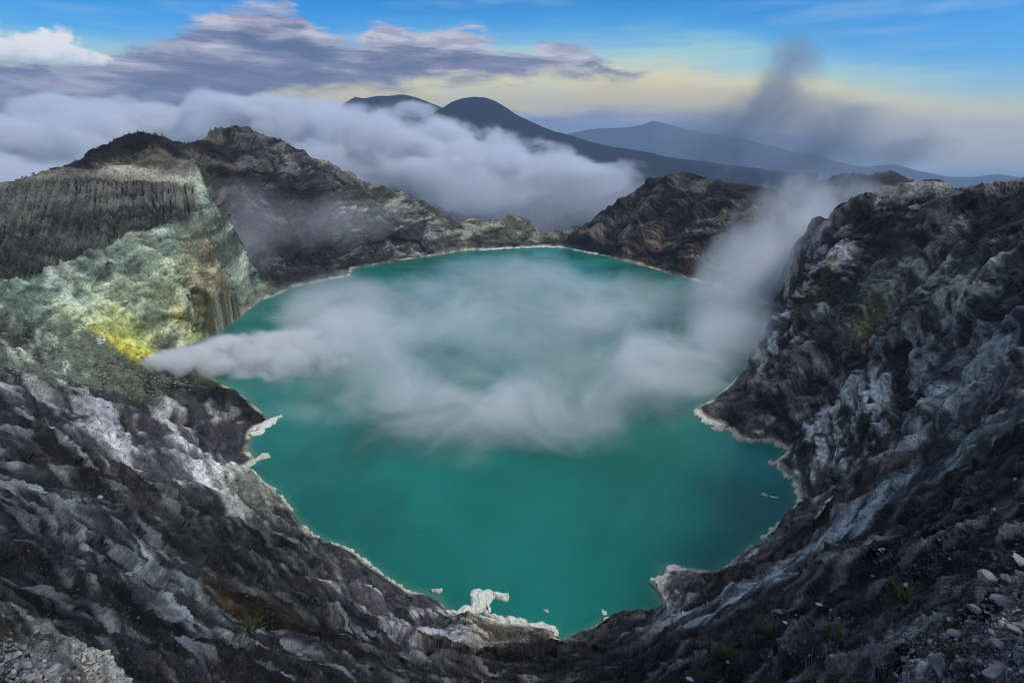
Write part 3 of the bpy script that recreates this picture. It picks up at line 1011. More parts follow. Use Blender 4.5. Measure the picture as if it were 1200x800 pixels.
def drop(x, y, top=420):
    ok, loc, nrm, _, ob, _ = C.ray_cast(DG, Vector((x, y, top)), DOWN)
    return (loc, nrm, ob) if ok else (None, None, None)


def seen(px, py):
    d = pt(px, py, 10.0) - CAM
    ok, loc, nrm, _, ob, _ = C.ray_cast(DG, CAM + d.normalized() * .8, d.normalized())
    return (loc, nrm) if ok else (None, None)


def stone_material(name, dark, light):
    m, t, b = pbr(name, rough=.93, spec=.2)
    g = nd(t, 'ShaderNodeNewGeometry')
    oi = nd(t, 'ShaderNodeObjectInfo')
    p = g.outputs['Position']
    f = sstep(t, mth(t, 'ADD', noise(t, p, 2.2, 6, .6), mth(t, 'MULTIPLY', noise(t, p, 14, 4, .6), .5)), .5, 1.0)
    c = mixc(t, f, dark, light)
    sc = nd(t, 'ShaderNodeVectorMath', operation='SCALE')
    t.links.new(c, sc.inputs[0])
    t.links.new(mth(t, 'ADD', mth(t, 'MULTIPLY', oi.outputs['Random'], .7), .65), sc.inputs['Scale'])
    t.links.new(sc.outputs[0], b.inputs['Base Color'])
    bp = nd(t, 'ShaderNodeBump')
    bp.inputs['Strength'].default_value = .7
    bp.inputs['Distance'].default_value = .06
    t.links.new(noise(t, p, 11, 5, .65), bp.inputs['Height'])
    t.links.new(bp.outputs[0], b.inputs['Normal'])
    return m


M_STONE = stone_material('grey stone', (.10, .10, .105), (.25, .255, .26))
M_RUBBLE = stone_material('dark rubble', (.035, .035, .037), (.13, .13, .135))
M_PALE = stone_material('pale stone', (.20, .205, .21), (.42, .42, .42))
M_WHITE = stone_material('white mineral rock', (.55, .56, .53), (.80, .80, .78))
M_CRUST = stone_material('mineral crust', (.36, .36, .29), (.72, .73, .66))


def stone_shape(seed, sub=2, cuts=7):
    """an angular stone: a ball cut by planes, then roughened"""
    r = np.random.default_rng(seed)
    bm = bmesh.new()
    bmesh.ops.create_icosphere(bm, subdivisions=sub, radius=1.0)
    co = np.array([v.co[:] for v in bm.verts])
    fc = np.array([[v.index for v in f.verts] for f in bm.faces])
    bm.free()
    for _ in range(cuts):
        n = r.normal(size=3)
        n /= np.linalg.norm(n)
        d = r.uniform(.45, .8)
        k_ = co @ n
        co -= np.outer(np.maximum(k_ - d, 0) * .92, n)
    q = co * 1.7 + r.uniform(0, 50, 3)
    co *= (1 + .14 * perlin3(q[:, 0], q[:, 1], q[:, 2], 3) + .07 * perlin3(q[:, 0] * 2.6, q[:, 1] * 2.6, q[:, 2] * 2.6, 5))[:, None]
    co *= np.array([1.0, r.uniform(.7, .95), r.uniform(.55, .85)])
    return co, fc


STONES = []
for s_ in range(9):
    co, fc = stone_shape(100 + s_, 2)
    o = mesh_np('stone_shape', co, fc, M_STONE)
    STONES.append(o.data)
    bpy.data.objects.remove(o)
STONES_P = []
for me in STONES:
    me2 = me.copy()
    me2.materials.clear()
    me2.materials.append(M_PALE)
    STONES_P.append(me2)


def put_stone(px, py, wpx, label, pale=False, cat='rock', name='stone', group=None, sq=1.0, detail=None):
    loc, nrm = seen(px, py)
    if loc is None or loc.z < .2:
        return None
    dist = (loc - CAM).length
    s = wpx / F * dist * .5
    if detail is not None:
        co, fc = stone_shape(detail, 4, 8)
        o = mesh_np(name, co, fc, M_PALE if pale else M_STONE)
    else:
        o = bpy.data.objects.new(name, random.choice(STONES_P if pale else STONES))
        COL.objects.link(o)
    o.location = loc + Vector((0, 0, s * .18))
    o.scale = (s, s * random.uniform(.8, 1.1), s * sq)
    o.rotation_euler = (random.uniform(-.4, .4), random.uniform(-.4, .4), random.uniform(0, 6.28))
    return tag(o, label, cat, group)


G_BR = 'stones on the gravel of the bottom right slope'
BIG = [
    (1167, 789, 25, 'smooth pale oval boulder nearest the bottom right corner', True, .8, 11), (1126, 783, 20, 'upright grey slab-sided boulder beside the pale oval one', False, 1.3, 12),
    (1081, 782, 15, 'pale topped boulder at the foot of the tall dry stem', True, 1.0, 13), (1101, 781, 22, 'broad crumbling bluish grey boulder between two others at the lower edge', False, .95, 14),
    (1118, 743, 12, 'small pale block leaning on a darker one above the boulders', True, .9, 15), (1109, 747, 10, 'dark rounded block touching the small pale block', False, 1.0, 16),
    (1142, 715, 13, 'weathered grey block standing in the dark hollow', False, .9, 17), (1136, 731, 10, 'narrow stone wedged below the block in the hollow', False, 1.3, 18),
    (1158, 682, 20, 'large pale bluish outcrop block high on the scree', True, 1.0, 19), (1178, 680, 13, 'greyish stone just right of the pale outcrop block', False, .8, 20),
    (1196, 658, 16, 'flat pale stone cut by the right edge of view', True, .6, 21), (1176, 706, 17, 'long flat grey slab lying on the gravel ridge', False, .5, 22),
    (1062, 687, 7, 'single pale egg-shaped stone on the dark scree', True, 1.0, 23), (962, 710, 12, 'lone white flat stone on the dark slope', True, .5, 24),
    (1032, 646, 9, 'pale stone below the light talus streak', True, .7, 25), (1168, 755, 12, 'wide pale stone amid the gravel right of centre', True, .6, 26),
    (1187, 738, 15, 'rounded bluish stone near the right edge of the gravel', True, .8, 27), (1060, 773, 8, 'little stone left of the dry stem', False, .8, 28),
    (810, 797, 11, 'flat pale stone on the bottom edge left of the dry grass', True, .5, 29), (921, 731, 7, 'small white stone on the dark slope above the grass', True, .7, 30),
    (9, 772, 8, 'bright white stone at the left edge of the gravel', True, .8, 31), (62, 787, 16, 'biggest whitish block of the bottom left gravel', True, .7, 32),
    (20, 768, 9, 'pale grey stone in the bottom left gravel below the dark band', True, .8, 33), (33, 779, 9, 'pale double stone in the middle of the bottom left gravel', True, .6, 34),
    (48, 758, 11, 'bluish block on the upper rim of the bottom left gravel', False, .8, 35), (118, 583, 6, 'isolated white stone on the dark band of the left slope', True, .7, 36),
]
for px, py, w, lab, pale, sq, sd_ in BIG:
    o = put_stone(px, py, w, lab, pale, sq=sq, detail=sd_, name='boulder' if w > 12 else 'stone')
r_ = np.random.default_rng(5)
NEAR_NAMES = ['smooth pale oval boulder', 'upright slab-sided boulder', 'pale topped boulder', 'broad crumbling bluish boulder', 'small pale leaning block', 'dark rounded block',
              'weathered block in the hollow', 'narrow stone wedge', 'large pale outcrop block', 'greyish stone by the outcrop block', 'flat stone at the right edge', 'long flat slab on the gravel ridge',
              'pale egg-shaped stone', 'lone white flat stone', 'pale stone below the talus streak', 'wide pale stone amid the gravel', 'rounded bluish stone', 'little stone by the dry stem',
              'flat stone on the bottom edge', 'small white stone on the dark slope', 'bright white stone at the left edge', 'biggest whitish block', 'pale grey stone below the dark band',
              'pale double stone', 'bluish block on the gravel rim', 'isolated white stone']


def loose_label(px, py, pale, where, w=5):
    k_ = min(range(len(BIG)), key=lambda q: (BIG[q][0] - px) ** 2 + (BIG[q][1] - py) ** 2)
    dx, dy = px - BIG[k_][0], py - BIG[k_][1]
    side = ('right of' if dx > 0 else 'left of') if abs(dx) > abs(dy) else ('below' if dy > 0 else 'above')
    return f"{'tiny' if w < 4 else 'small'} {'pale' if pale else 'grey'} stone {where} {side} the {NEAR_NAMES[k_]}"


n = 0
while n < 120:
    px, py = r_.uniform(1040, 1199), r_.uniform(690, 799)
    if (px - 1200) * .62 + (py - 690) < -8 + r_.uniform(-25, 25):
        continue
    pale = r_.random() < .4
    w_ = r_.uniform(3.0, 8.0) * r_.uniform(.6, 1.0)
    if put_stone(px, py, w_, loose_label(px, py, pale, 'in the gravel', w_), pale, group=G_BR) is not None:
        n += 1
n = 0
while n < 70:
    px, py = r_.uniform(0, 100), r_.uniform(748, 799)
    if (py - 745) < px * .5:
        continue
    pale = r_.random() < .5
    w_ = r_.uniform(2.6, 6.5)
    if put_stone(px, py, w_, loose_label(px, py, pale, 'in the gravel', w_), pale, group='stones on the gravel of the bottom left slope') is not None:
        n += 1
n = 0
while n < 60:
    px, py = r_.uniform(820, 1199), r_.uniform(560, 780)
    if py < 1290 - px * .62:
        continue
    pale = r_.random() < .45
    w_ = r_.uniform(2.4, 5.0)
    if put_stone(px, py, w_, loose_label(px, py, pale, 'on dark scree', w_), pale, group='loose stones on the dark right slope') is not None:
        n += 1


def scatter(name, label, boxes, count, smin, smax, mat, seed, hi_share=.12):
    """a sheet of loose stones too many to count"""
    r = np.random.default_rng(seed)
    shp = [stone_shape(500 + q, 1, 5) for q in range(5)]
    vs, fs, off = [], [], 0
    for _ in range(count):
        b_ = boxes[r.integers(len(boxes))]
        px, py = r.uniform(b_[0], b_[2]), r.uniform(b_[1], b_[3])
        loc, nrm = seen(px, py)
        if loc is None or loc.z < .3:
            continue
        # step off the sight line so the stones lie about the place, not on a pixel grid
        dist = (loc - CAM).length
        x, y = loc.x + r.normal() * dist * .02, loc.y + r.normal() * dist * .02
        l2, n2, ob = drop(x, y)
        if l2 is None or l2.z < .3:
            continue
        s = r.uniform(smin, smax) * dist / F * (1.6 if r.random() < hi_share else 1.0)
        co, fc = shp[r.integers(5)]
        a = r.uniform(0, 6.28)
        c_, s_ = math.cos(a), math.sin(a)
        rot = np.array([[c_, -s_, 0], [s_, c_, 0], [0, 0, 1]])
        vs.append(co @ rot.T * s + np.array(l2) + np.array([0, 0, s * .15]))
        fs.append(fc + off)
        off += len(co)
    o = mesh_np(name, np.concatenate(vs), np.concatenate(fs), mat)
    tag(o, label, kind='stuff')
    return o


scatter('rubble', 'loose dark and grey rubble over the right scree slope', [(700, 700, 1200, 800), (900, 600, 1200, 800), (1000, 480, 1200, 800), (1050, 650, 1200, 800)], 6500, .5, 1.35, M_RUBBLE, 1)
scatter('gravel', 'pale gravel covering the bottom right corner', [(1060, 740, 1200, 800), (1120, 690, 1200, 800)], 2600, .5, 1.5, M_STONE, 2)
scatter('gravel', 'pale gravel covering the bottom left corner', [(0, 755, 80, 800), (0, 775, 120, 800)], 2600, .5, 1.5, M_STONE, 3)
scatter('rubble', 'loose grey rubble over the left slope', [(0, 560, 400, 800), (0, 650, 650, 800), (100, 480, 300, 620)], 3500, .45, 1.1, M_RUBBLE, 4)
M_SULR = stone_material('sulphur stained stone', (.13, .155, .12), (.33, .38, .29))
scatter('rubble', 'pale green sulphur rubble below the yellow vent', [(60, 385, 125, 450), (30, 410, 130, 455), (70, 400, 130, 440), (120, 425, 200, 450)], 2600, .45, 1.3, M_SULR, 5, .15)


def crust(name, label, path, width, height, seed, cat='rock ledge', lobes=()):
    """a lumpy slab of mineral crust that follows the water's edge"""
    r = np.random.default_rng(seed)
    P = np.array([on_water(*p) for p in path])
    seg = np.hypot(*np.diff(P, axis=0).T)
    cs = np.concatenate([[0], np.cumsum(seg)])
    ns_ = max(10, int(cs[-1] / (width * .16)))
    q = np.linspace(0, cs[-1], ns_)
    cx, cy = np.interp(q, cs, P[:, 0]), np.interp(q, cs, P[:, 1])
    tx, ty = np.gradient(cx), np.gradient(cy)
    tl = np.hypot(tx, ty)
    nx, ny = -ty / tl, tx / tl
    nc = 15
    s = np.linspace(-1, 1, nc)
    S, Q = np.meshgrid(s, q, indexing='xy')
    o0 = r.uniform(0, 99)
    wv = width * .5 * (1 + .95 * perlin(q / width * .9 + o0, q * 0 + .3, seed) + .45 * perlin(q / width * 2.6 + o0, q * 0 + .7, seed + 1))
    for c, k_ in lobes:
        wv *= 1 + k_ * np.exp(-((q / cs[-1] - c) / .09) ** 2)
    wv *= np.clip(np.minimum(np.arange(ns_), ns_ - 1 - np.arange(ns_)) / 4 + .25, 0, 1)
    sh = .5 * width * perlin(q / width * .7 + o0, q * 0 + 5.1, seed + 2)
    x = cx[:, None] + nx[:, None] * (S * wv[:, None] + sh[:, None])
    y = cy[:, None] + ny[:, None] * (S * wv[:, None] + sh[:, None])
    pr = np.clip(1 - np.abs(S) ** 5, 0, 1)
    z = -.6 + (height + .6) * pr * (1 + .5 * perlin(x / width * 2.2, y / width * 2.2, seed + 3) + .35 * np.abs(perlin(x / width * 6, y / width * 6, seed + 4)))
    jx = width * .07 * perlin(x / width * 5, y / width * 5, seed + 5)
    x, y = x + jx, y + width * .07 * perlin(x / width * 5 + 9, y / width * 5, seed + 6)
    v = np.stack([x, y, z], -1).reshape(-1, 3)
    id_ = np.arange(ns_ * nc).reshape(ns_, nc)
    f = np.stack([id_[:-1, :-1], id_[1:, :-1], id_[1:, 1:], id_[:-1, 1:]], -1).reshape(-1, 4)
    o = mesh_np(name, v, f, M_CRUST)
    return tag(o, label, cat)


crust('mineral_ledge', 'long pale scalloped ledge on the near shore below the lake centre', [(522, 722), (545, 717), (565, 716), (590, 727), (620, 734), (645, 739), (654, 748)], 5.0, 1.5, 31)
crust('mineral_ledge', 'pale hooked ledge jutting into the lake above the long near ledge', [(551, 720), (556, 711), (563, 703), (573, 700), (584, 699), (594, 696)], 6.0, 1.6, 32, lobes=((.45, .7),))
crust('mineral_ledge', 'small white crust knob on the near left shore', [(472, 697), (480, 695), (487, 697)], 3.0, 1.0, 33)
crust('mineral_ledge', 'thin grey flake at the waterline right of the white knob', [(506, 694), (512, 691), (519, 692)], 2.6, .6, 34)
crust('mineral_ledge', 'narrow pale crust line along the lower left shore', [(386, 637), (408, 645), (430, 661), (455, 681), (470, 691)], 2.6, 1.2, 35)
crust('mineral_ledge', 'pale ledge under the whitish knoll on the left shore', [(316, 572), (326, 583), (334, 592), (342, 602)], 3.4, 1.4, 61)
crust('mineral_ledge', 'short cream ledge halfway down the lower left shore', [(352, 616), (364, 627), (376, 633)], 3.0, 1.2, 62)
crust('mineral_ledge', 'white crusted tongue at the tip of the left rocky spur', [(294, 511), (298, 509), (306, 503), (314, 497), (322, 492), (330, 488)], 8.0, 1.5, 36)
crust('mineral_ledge', 'yellowish spit just below the left rocky spur', [(270, 557), (280, 550), (291, 545), (302, 539), (314, 532)], 7.0, 1.2, 37)
crust('mineral_ledge', 'cream crust edging the tip of the dark right promontory', [(812, 482), (820, 490), (836, 497), (850, 501)], 6.0, 1.8, 38)
crust('mineral_ledge', 'pale block of crust standing off the right promontory', [(833, 503), (840, 504), (847, 503)], 5.5, 1.6, 39)
crust('mineral_ledge', 'pale crust between the right promontory and the bay', [(852, 503), (866, 515), (884, 518), (902, 517), (920, 525)], 4.5, 1.8, 40)
crust('mineral_ledge', 'pointed white ledge at the mouth of the right bay', [(902, 541), (911, 545), (920, 553), (928, 562)], 5.0, 1.4, 41)
crust('mineral_ledge', 'cream shore crust round the right bay behind the floating rocks', [(932, 568), (938, 580), (939, 591), (930, 605)], 4.5, 2.0, 42)
crust('mineral_ledge', 'pale crust below the right bay where the shore turns back', [(922, 610), (905, 624), (893, 634)], 4.0, 1.6, 43)
crust('mineral_ledge', 'pale ragged shelf in front of the near right outcrop', [(770, 690), (774, 680), (784, 672), (797, 668)], 5.5, 2.4, 44, lobes=((.6, .5),))
crust('mineral_ledge', 'whitish rim along the near right outcrop', [(800, 669), (815, 672), (832, 674)], 3.6, 1.8, 45)
crust('mineral_ledge', 'flat white slab at the foot of the near dark slope', [(706, 729), (712, 727), (719, 726)], 2.4, .9, 46)
crust('mineral_ledge', 'thin pale beach line along the far end of the lake', [(560, 293), (600, 290.6), (640, 289), (664, 290.6), (700, 298)], 11, 1.6, 47)


def islet(px, py, wpx, hpx, label, seed):
    az, e = ray(px, py)
    r = H / -e
    dist = math.hypot(r, H)
    co, fc = stone_shape(seed, 3, 6)
    w = wpx / F * dist * .5
    d = hpx / F * dist * .5 / max(.3, math.sin(math.atan(-e)))
    o = mesh_np('islet', co * np.array([w, d, min(w, d) * .75]), fc, M_WHITE)
    o.location = (r * math.sin(az), r * math.cos(az), .15)
    o.rotation_euler = (0, 0, -az)
    return tag(o, label, 'rock')


islet(640, 716.5, 8, 5, 'white oval rock alone in the near water left of the other near one', 51)
islet(706, 715, 4.5, 4, 'small white rock above the flat slab in the near water', 52)
islet(708.5, 718.5, 6, 5, 'white rock almost touching the smaller one beside the near slope', 53)
islet(895.5, 580, 7, 3.4, 'lumpy white rock afloat in the right bay', 54)
islet(907.5, 583, 10, 1.8, 'low flat white rock trailing right of the lumpy one in the bay', 55)


# ------------------------------------------------------------------ plants
def plant_material(name, a, b_):
    m, t, b = pbr(name, rough=.8, spec=.15)
    oi = nd(t, 'ShaderNodeNewGeometry')
    t.links.new(mixc(t, noise(t, oi.outputs['Position'], 3.0, 3, .6), a, b_), b.inputs['Base Color'])
    return m


M_DRY = plant_material('dry grass', (.12, .10, .06), (.34, .30, .21))
M_OLIVE = plant_material('olive scrub', (.03, .035, .018), (.09, .085, .04))
M_DARKLEAF = plant_material('dark foliage', (.012, .018, .010), (.05, .06, .03))


def blade(vs, fs, p0, d, length, w, bend, r):
    """a thin tapering three-sided stalk"""
    n_s = 6
    side = Vector((d.y, -d.x, 0))
    side = side.normalized() if side.length > 1e-4 else Vector((1, 0, 0))
    base = len(vs)
    p, dr = Vector(p0), Vector(d).normalized()
    for k_ in range(n_s + 1):
        ww = w * (1 - .85 * k_ / n_s)
        nrm = dr.cross(side).normalized()
        for a in range(3):
            an_ = a * 2.0944
            vs.append(p + side * (math.cos(an_) * ww) + nrm * (math.sin(an_) * ww))
        p = p + dr * (length / n_s)
        dr = (dr + bend * (1 / n_s)).normalized()
    for k_ in range(n_s):
        for a in range(3):
            i, j = base + k_ * 3 + a, base + k_ * 3 + (a + 1) % 3
            fs.append((i, j, j + 3, i + 3))


def tuft(px, py, hpx, count, label, mat, name='grass_tuft', cat='grass', wpx=.5, spread=.5, seed=0):
    loc, _ = seen(px, py)
    dist = (loc - CAM).length
    r = random.Random(seed)
    hh = hpx / F * dist
    vs, fs = [], []
    for _ in range(count):
        a = r.uniform(0, 6.28)
        off = Vector((math.cos(a), math.sin(a), 0)) * hh * spread * r.random() * .5
        d = Vector((math.cos(a) * spread * r.random(), math.sin(a) * spread * r.random(), 1))
        b_ = Vector((math.cos(a), math.sin(a), -r.uniform(.1, .9))) * r.uniform(.1, .8) * spread
        blade(vs, fs, off - Vector((0, 0, hh * .06)), d, hh * r.uniform(.5, 1.05), wpx / F * dist * .5, b_, r)
    me = bpy.data.meshes.new(name)
    me.from_pydata(vs, [], fs)
    me.materials.append(mat)
    o = bpy.data.objects.new(name, me)
    COL.objects.link(o)
    o.location = loc
    return tag(o, label, cat)


tuft(1062, 780, 42, 1, 'tall single dry stalk standing above the boulders', M_DRY, 'dry_stalk', 'dry stalk', 1.0, .05, 1)
tuft(1102, 754, 20, 2, 'bent dry twig arching over the dark scree', M_DRY, 'dry_twig', 'twig', .8, 2.2, 2)
tuft(1075, 762, 16, 3, 'short crooked dry twigs left of the pale block', M_DRY, 'dry_twig', 'twig', .7, 1.2, 3)
GL = [(946, 797, 26, 'dry straw coloured tuft at the lower edge, leftmost of its row'), (975, 796, 30, 'tallest straw coloured tuft at the lower edge'), (994, 790, 20, 'thin straw coloured tuft just right of the tallest one'),
      (1040, 797, 22, 'dry tuft with broken stalks below the tall stem'), (1075, 798, 14, 'short dry tuft under the pale topped boulder'), (905, 799, 15, 'small dark tuft left of the straw coloured row')]
for k_, (a, b_, c, l) in enumerate(GL):
    tuft(a, b_, c, 26, l, M_DRY, wpx=.55, spread=.9, seed=20 + k_)
SL_ = [(1063, 704, 17, 'olive scrub cushion on the scree below the pale egg stone'), (905, 745, 15, 'dark scrub cushion in the hollow of the right slope'), (985, 752, 16, 'dark scrub cushion above the straw coloured tufts'), (850, 770, 12, 'small dark scrub cushion low on the near slope'),
       (1120, 772, 9, 'small olive cushion beside the crumbling boulder'), (290, 735, 12, 'brownish scrub patch in the dark hollow on the left')]
for k_, (a, b_, c, l) in enumerate(SL_):
    tuft(a, b_, c, 150, l, M_OLIVE, 'scrub', 'shrub', .8, 1.7, seed=40 + k_)


def leaf_clump(r, c, rad, n_, size, sq=1.0):
    v = r.normal(size=(n_, 3))
    v /= np.linalg.norm(v, axis=1, keepdims=True)
    p = c + v * (rad * r.uniform(.35, 1, (n_, 1))) * np.array([1, 1, sq])
    a, b_ = r.normal(size=(n_, 3)), r.normal(size=(n_, 3))
    a, b_ = a / np.linalg.norm(a, axis=1, keepdims=True) * size, b_ / np.linalg.norm(b_, axis=1, keepdims=True) * size
    return np.stack([p - a, p + b_, p + a], 1).reshape(-1, 3)


r_ = np.random.default_rng(77)
tri = []
for a, b_ in zip(LEFT_RIM[2:15], LEFT_RIM[3:16]):
    for k_ in range(int((b_[0] - a[0]) * .9)):
        t_ = r_.random()
        p = at_p = pt(a[0] + (b_[0] - a[0]) * t_, a[1] + (b_[1] - a[1]) * t_, a[2] + (b_[2] - a[2]) * t_ + r_.uniform(-30, 8))
        l, nrm, ob = drop(p.x, p.y)
        if l is None:
            continue
        s_ = r_.uniform(.6, 2.0) * (1.6 if r_.random() < .08 else 1)
        tri.append(leaf_clump(r_, np.array(l) + [0, 0, s_ * .8], s_, 26, s_ * .42, 1.2))
tri = np.concatenate(tri)
tag(mesh_np('shrubbery', tri, np.arange(len(tri)).reshape(-1, 3), M_DARKLEAF), 'dark scrub growing along the crest of the left rim', kind='stuff')
tri = []
for HL, cnt in ((HILL_L, 1500), (HILL_R, 1500)):
    for k_ in range(cnt):
        i = r_.integers(len(HL) - 1)
        t_ = r_.random()
        a, b_ = HL[i], HL[i + 1]
        rr_ = a[2] - abs(r_.normal()) * 90
        az, _e = ray(a[0] + (b_[0] - a[0]) * t_, a[1] + (b_[1] - a[1]) * t_)
        l, nrm, ob = drop(rr_ * math.sin(az), rr_ * math.cos(az), 900)
        if l is None:
            continue
        s_ = r_.uniform(4, 8) * (1.7 if r_.random() < .06 else 1)
        tri.append(leaf_clump(r_, np.array(l) + [0, 0, s_ * .9], s_, 30, s_ * .38, 1.3))
tri = np.concatenate(tri)
tag(mesh_np('forest', tri, np.arange(len(tri)).reshape(-1, 3), M_DARKLEAF), 'misty forest on the hillsides beyond the far shore', kind='stuff')

# ------------------------------------------------------------------ steam, mist and cloud: soft volumes where they hang


def vapour(name, density, size, lo, hi, color=(.985, .99, .995), aniso=.0, stretch=(1, 1, 1), seed=0.0, step=1.0, swirl=.7, erode=2.1):
    m = bpy.data.materials.new(name)
    m.use_nodes = True
    t = m.node_tree
    t.nodes.clear()
    tcn = nd(t, 'ShaderNodeTexCoord')
    ln = nd(t, 'ShaderNodeVectorMath', operation='LENGTH')
    t.links.new(tcn.outputs['Object'], ln.inputs[0])
    q = mth(t, 'SUBTRACT', 1.0, ln.outputs['Value'])                 # 1 in the middle, 0 at the hull
    g_ = nd(t, 'ShaderNodeNewGeometry')
    mp = nd(t, 'ShaderNodeMapping')
    t.links.new(g_.outputs['Position'], mp.inputs[0])
    mp.inputs['Scale'].default_value = tuple(1 / size / k_ for k_ in stretch)
    mp.inputs['Location'].default_value = (seed, seed * 1.7, seed * .6)
    n1 = noise(t, mp.outputs[0], 1.0, 6, .60, swirl)
    v = mth(t, 'ADD', mth(t, 'MULTIPLY', q, .9), mth(t, 'MULTIPLY', mth(t, 'SUBTRACT', n1, .5), erode))
    d = mth(t, 'MULTIPLY', sstep(t, v, lo, hi), sstep(t, q, 0.0, .22))
    pv = nd(t, 'ShaderNodeVolumePrincipled')
    pv.inputs['Color'].default_value = (*color, 1)
    pv.inputs['Anisotropy'].default_value = aniso
    t.links.new(mth(t, 'MULTIPLY', d, density), pv.inputs['Density'])
    o = nd(t, 'ShaderNodeOutputMaterial')
    t.links.new(pv.outputs[0], o.inputs['Volume'])
    m.cycles.volume_step_rate = step
    return m


_bm = bmesh.new()
bmesh.ops.create_icosphere(_bm, subdivisions=3, radius=1.0)
PUFF_ME = bpy.data.meshes.new('puff')
_bm.to_mesh(PUFF_ME)
_bm.free()


def puff(name, loc, radii, mat, parent=None, rot=(0, 0, 0)):
    o = bpy.data.objects.new(name, PUFF_ME.copy())
    o.data.materials.append(mat)
    COL.objects.link(o)
    o.location, o.scale, o.rotation_euler = loc, radii, rot
    if parent is not None:
        o.parent = parent
    return o


def empty(name, label, cat=None, group=None, kind=None, loc=(0, 0, 0)):
    e = bpy.data.objects.new(name, None)
    COL.objects.link(e)
    e.location = loc
    return tag(e, label, cat, group, kind)


def at(px, py, r, z=None):
    """the point seen at (px, py): at distance r, or at height z above the lake"""
    az, e = ray(px, py)
    if r is None:
        r = (z - H) / e
    return Vector((r * math.sin(az), r * math.cos(az), H + e * r))


V_DENSE = vapour('dense white vapour', .17, 26, .02, .8, step=.4, seed=1, erode=2.7)
V_THIN = vapour('faint lake vapour', .0095, 90, .0, 1.0, stretch=(1, 1, .6), step=.4, seed=6)
V_LAKE = vapour('thin lake vapour', .022, 72, .12, 1.15, stretch=(1, 1, .6), step=.35, seed=3, erode=3.0)
V_RISE = vapour('rising vapour', .0155, 85, .08, 1.15, stretch=(1, 1, 1.6), step=.35, seed=5, erode=2.9)
V_SMOKE = vapour('dark drifting smoke', .0105, 150, .05, 1.0, color=(.50, .58, .68), step=.45, seed=8, erode=2.9)
V_VEIL = vapour('faint veil', .0062, 120, .0, 1.2, step=.6, seed=11)
V_CLOUD = vapour('valley cloud', .0085, 560, .17, .52, color=(.95, .97, 1.0), aniso=.0, stretch=(1, 1, .7), step=.3, seed=2, swirl=.25)
V_MIST = vapour('low mist', .0021, 700, .0, 1.0, stretch=(1, 1, .6), step=.5, seed=4)

vent = pt(165, 425, 590)
pl = empty('steam_plume', 'white steam plume drifting from the yellow sulphur vent over the lake', 'steam')
tag(pl, kind='stuff')


def puffs(parent, name, rows, mat):
    for px, py, r, z, radii in rows:
        p = at(px, py, r, z)
        yaw = math.atan2(p.x, p.y)
        o = puff(name, p, radii, mat, parent, (0, 0, -yaw))
        o['kind'] = 'stuff'


VENT = [(167, 426, 12, 9, 8), (180, 427, 17, 14, 11), (198, 426, 24, 20, 16), (222, 424, 34, 30, 22), (255, 422, 46, 42, 28), (300, 420, 58, 54, 32), (350, 422, 66, 70, 32)]
for px, py, rx, ry, rz in VENT:
    l_, _ = seen(px, py)
    r_v = min(math.hypot(l_.x, l_.y) - 4, 600)
    puffs(pl, 'puff', [(px, py, r_v, None, (rx, ry, rz))], V_DENSE)
puffs(pl, 'puff', [
    (390, 400, None, 26, (105, 120, 42)), (420, 440, None, 24, (95, 90, 36)), (480, 470, None, 22, (95, 80, 34)), (560, 492, None, 20, (100, 62, 30)),
    (660, 480, None, 22, (100, 75, 32)), (740, 440, None, 26, (105, 95, 38)), (800, 415, None, 32, (90, 95, 44)), (850, 390, None, 42, (70, 90, 54)),
    (360, 372, None, 24, (90, 100, 34)), (700, 370, None, 24, (80, 90, 34))], V_LAKE)
puffs(pl, 'puff', [(480, 360, None, 24, (170, 190, 36)), (600, 400, None, 22, (200, 200, 32)), (600, 330, None, 22, (190, 280, 30)), (740, 350, None, 24, (140, 200, 32)), (400, 345, None, 24, (110, 170, 30))], V_THIN)
rs = empty('steam_column', 'grey steam column rising from the lake beside the right crater wall', 'steam')
tag(rs, kind='stuff')
puffs(rs, 'puff', [(858, 372, 690, None, (78, 80, 76)), (880, 330, 730, None, (80, 84, 84)), (905, 285, 900, None, (80, 90, 95)), (935, 250, 1150, None, (110, 120, 85)), (925, 300, 800, None, (70, 60, 70)), (955, 262, 950, None, (95, 70, 60)), (845, 400, 640, None, (66, 66, 52)), (985, 240, 1350, None, (130, 120, 70))], V_RISE)
sm = empty('smoke_cloud', 'dark grey smoke drifting up against the blue sky', 'smoke')
tag(sm, kind='stuff')
puffs(sm, 'puff', [(925, 205, 1300, None, (170, 140, 110)), (905, 150, 1350, None, (190, 150, 110)), (920, 100, 1380, None, (90, 100, 130)), (1000, 170, 1380, None, (170, 140, 90)), (830, 160, 1420, None, (150, 120, 80)), (1060, 180, 1400, None, (110, 100, 60))], V_SMOKE)
vl = empty('steam_veil', 'thin violet grey veil of steam behind the green cliff', 'steam')
tag(vl, kind='stuff')
puffs(vl, 'puff', [(285, 250, 985, None, (85, 70, 75)), (320, 270, 1000, None, (100, 60, 70)), (400, 260, 1090, None, (150, 60, 60)), (290, 300, 975, None, (60, 60, 60))], V_VEIL)
cs = empty('valley_clouds', 'bank of lilac grey cloud lying in the valley in front of the volcano', 'cloud')
tag(cs, kind='stuff')
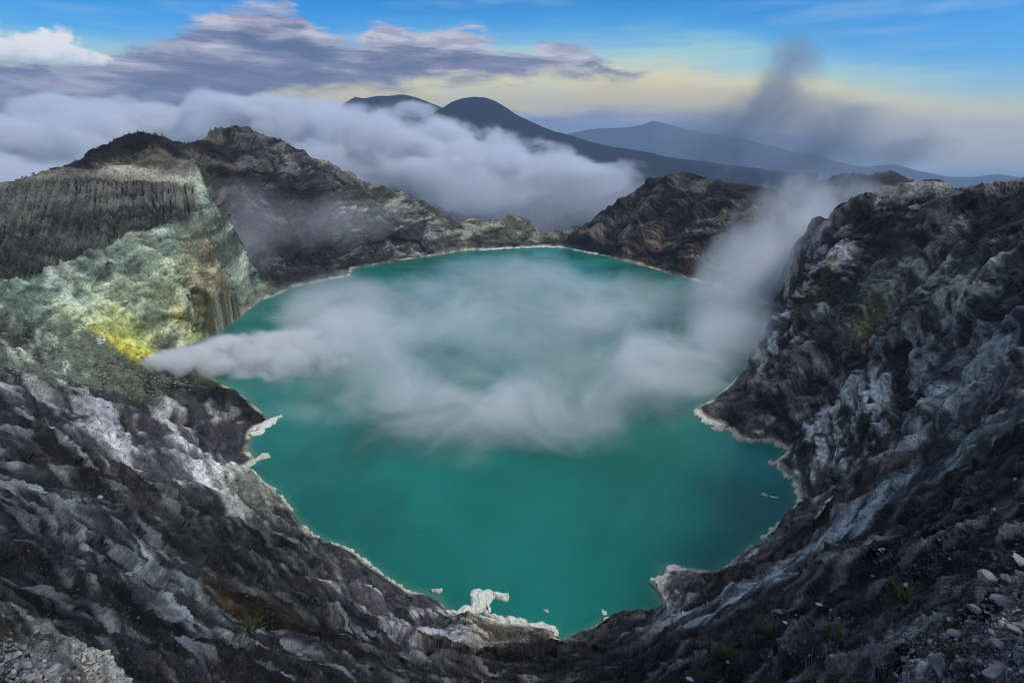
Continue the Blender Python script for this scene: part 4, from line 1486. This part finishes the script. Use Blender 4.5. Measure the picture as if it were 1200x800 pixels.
puffs(cs, 'puff', [
    (10, 235, 5000, None, (1000, 600, 420)), (-20, 178, 6000, None, (900, 600, 430)), (70, 150, 6600, None, (700, 500, 330)), (120, 178, 5600, None, (900, 700, 480)), (128, 138, 6400, None, (420, 350, 260)),
    (205, 172, 5600, None, (800, 600, 430)), (270, 158, 5300, None, (760, 600, 420)), (320, 140, 5200, None, (520, 420, 280)), (365, 168, 5000, None, (700, 600, 420)), (420, 168, 4900, None, (560, 420, 280)),
    (450, 178, 4700, None, (900, 600, 420)), (505, 165, 4650, None, (480, 400, 260)), (560, 192, 4500, None, (800, 600, 330)), (640, 203, 4400, None, (700, 500, 270)), (710, 210, 4300, None, (520, 400, 190)),
    (488, 130, 6600, None, (330, 240, 140)), (400, 205, 4400, None, (1000, 450, 300)), (540, 215, 4200, None, (900, 450, 260))], V_CLOUD)
ms = empty('valley_mist', 'low grey mist filling the gap beyond the far shore', 'mist')
tag(ms, kind='stuff')
puffs(ms, 'puff', [(640, 240, 2250, None, (520, 260, 160)), (560, 235, 2300, None, (480, 260, 150)), (720, 240, 2250, None, (420, 260, 130)), (640, 270, 2100, None, (300, 200, 110))], V_MIST)

# ------------------------------------------------------------------ air
hz_me = bpy.data.meshes.new('haze')
x0, x1, y0, y1, z0, z1 = -24000, 24000, -24000, 24000, GZ - 30, 1750
hz_me.from_pydata([(x0, y0, z0), (x1, y0, z0), (x1, y1, z0), (x0, y1, z0), (x0, y0, z1), (x1, y0, z1), (x1, y1, z1), (x0, y1, z1)], [],
                  [(0, 3, 2, 1), (4, 5, 6, 7), (0, 1, 5, 4), (1, 2, 6, 5), (2, 3, 7, 6), (3, 0, 4, 7)])
m = bpy.data.materials.new('air')
m.use_nodes = True
t = m.node_tree
t.nodes.clear()
pv = nd(t, 'ShaderNodeVolumePrincipled')
pv.inputs['Color'].default_value = (.58, .76, 1.0, 1)
pv.inputs['Density'].default_value = 4.1e-5
pv.inputs['Anisotropy'].default_value = .2
o = nd(t, 'ShaderNodeOutputMaterial')
t.links.new(pv.outputs[0], o.inputs['Volume'])
hz_me.materials.append(m)
hz = bpy.data.objects.new('haze', hz_me)
COL.objects.link(hz)
tag(hz, 'pale blue air between the crater and the far mountains', kind='stuff')
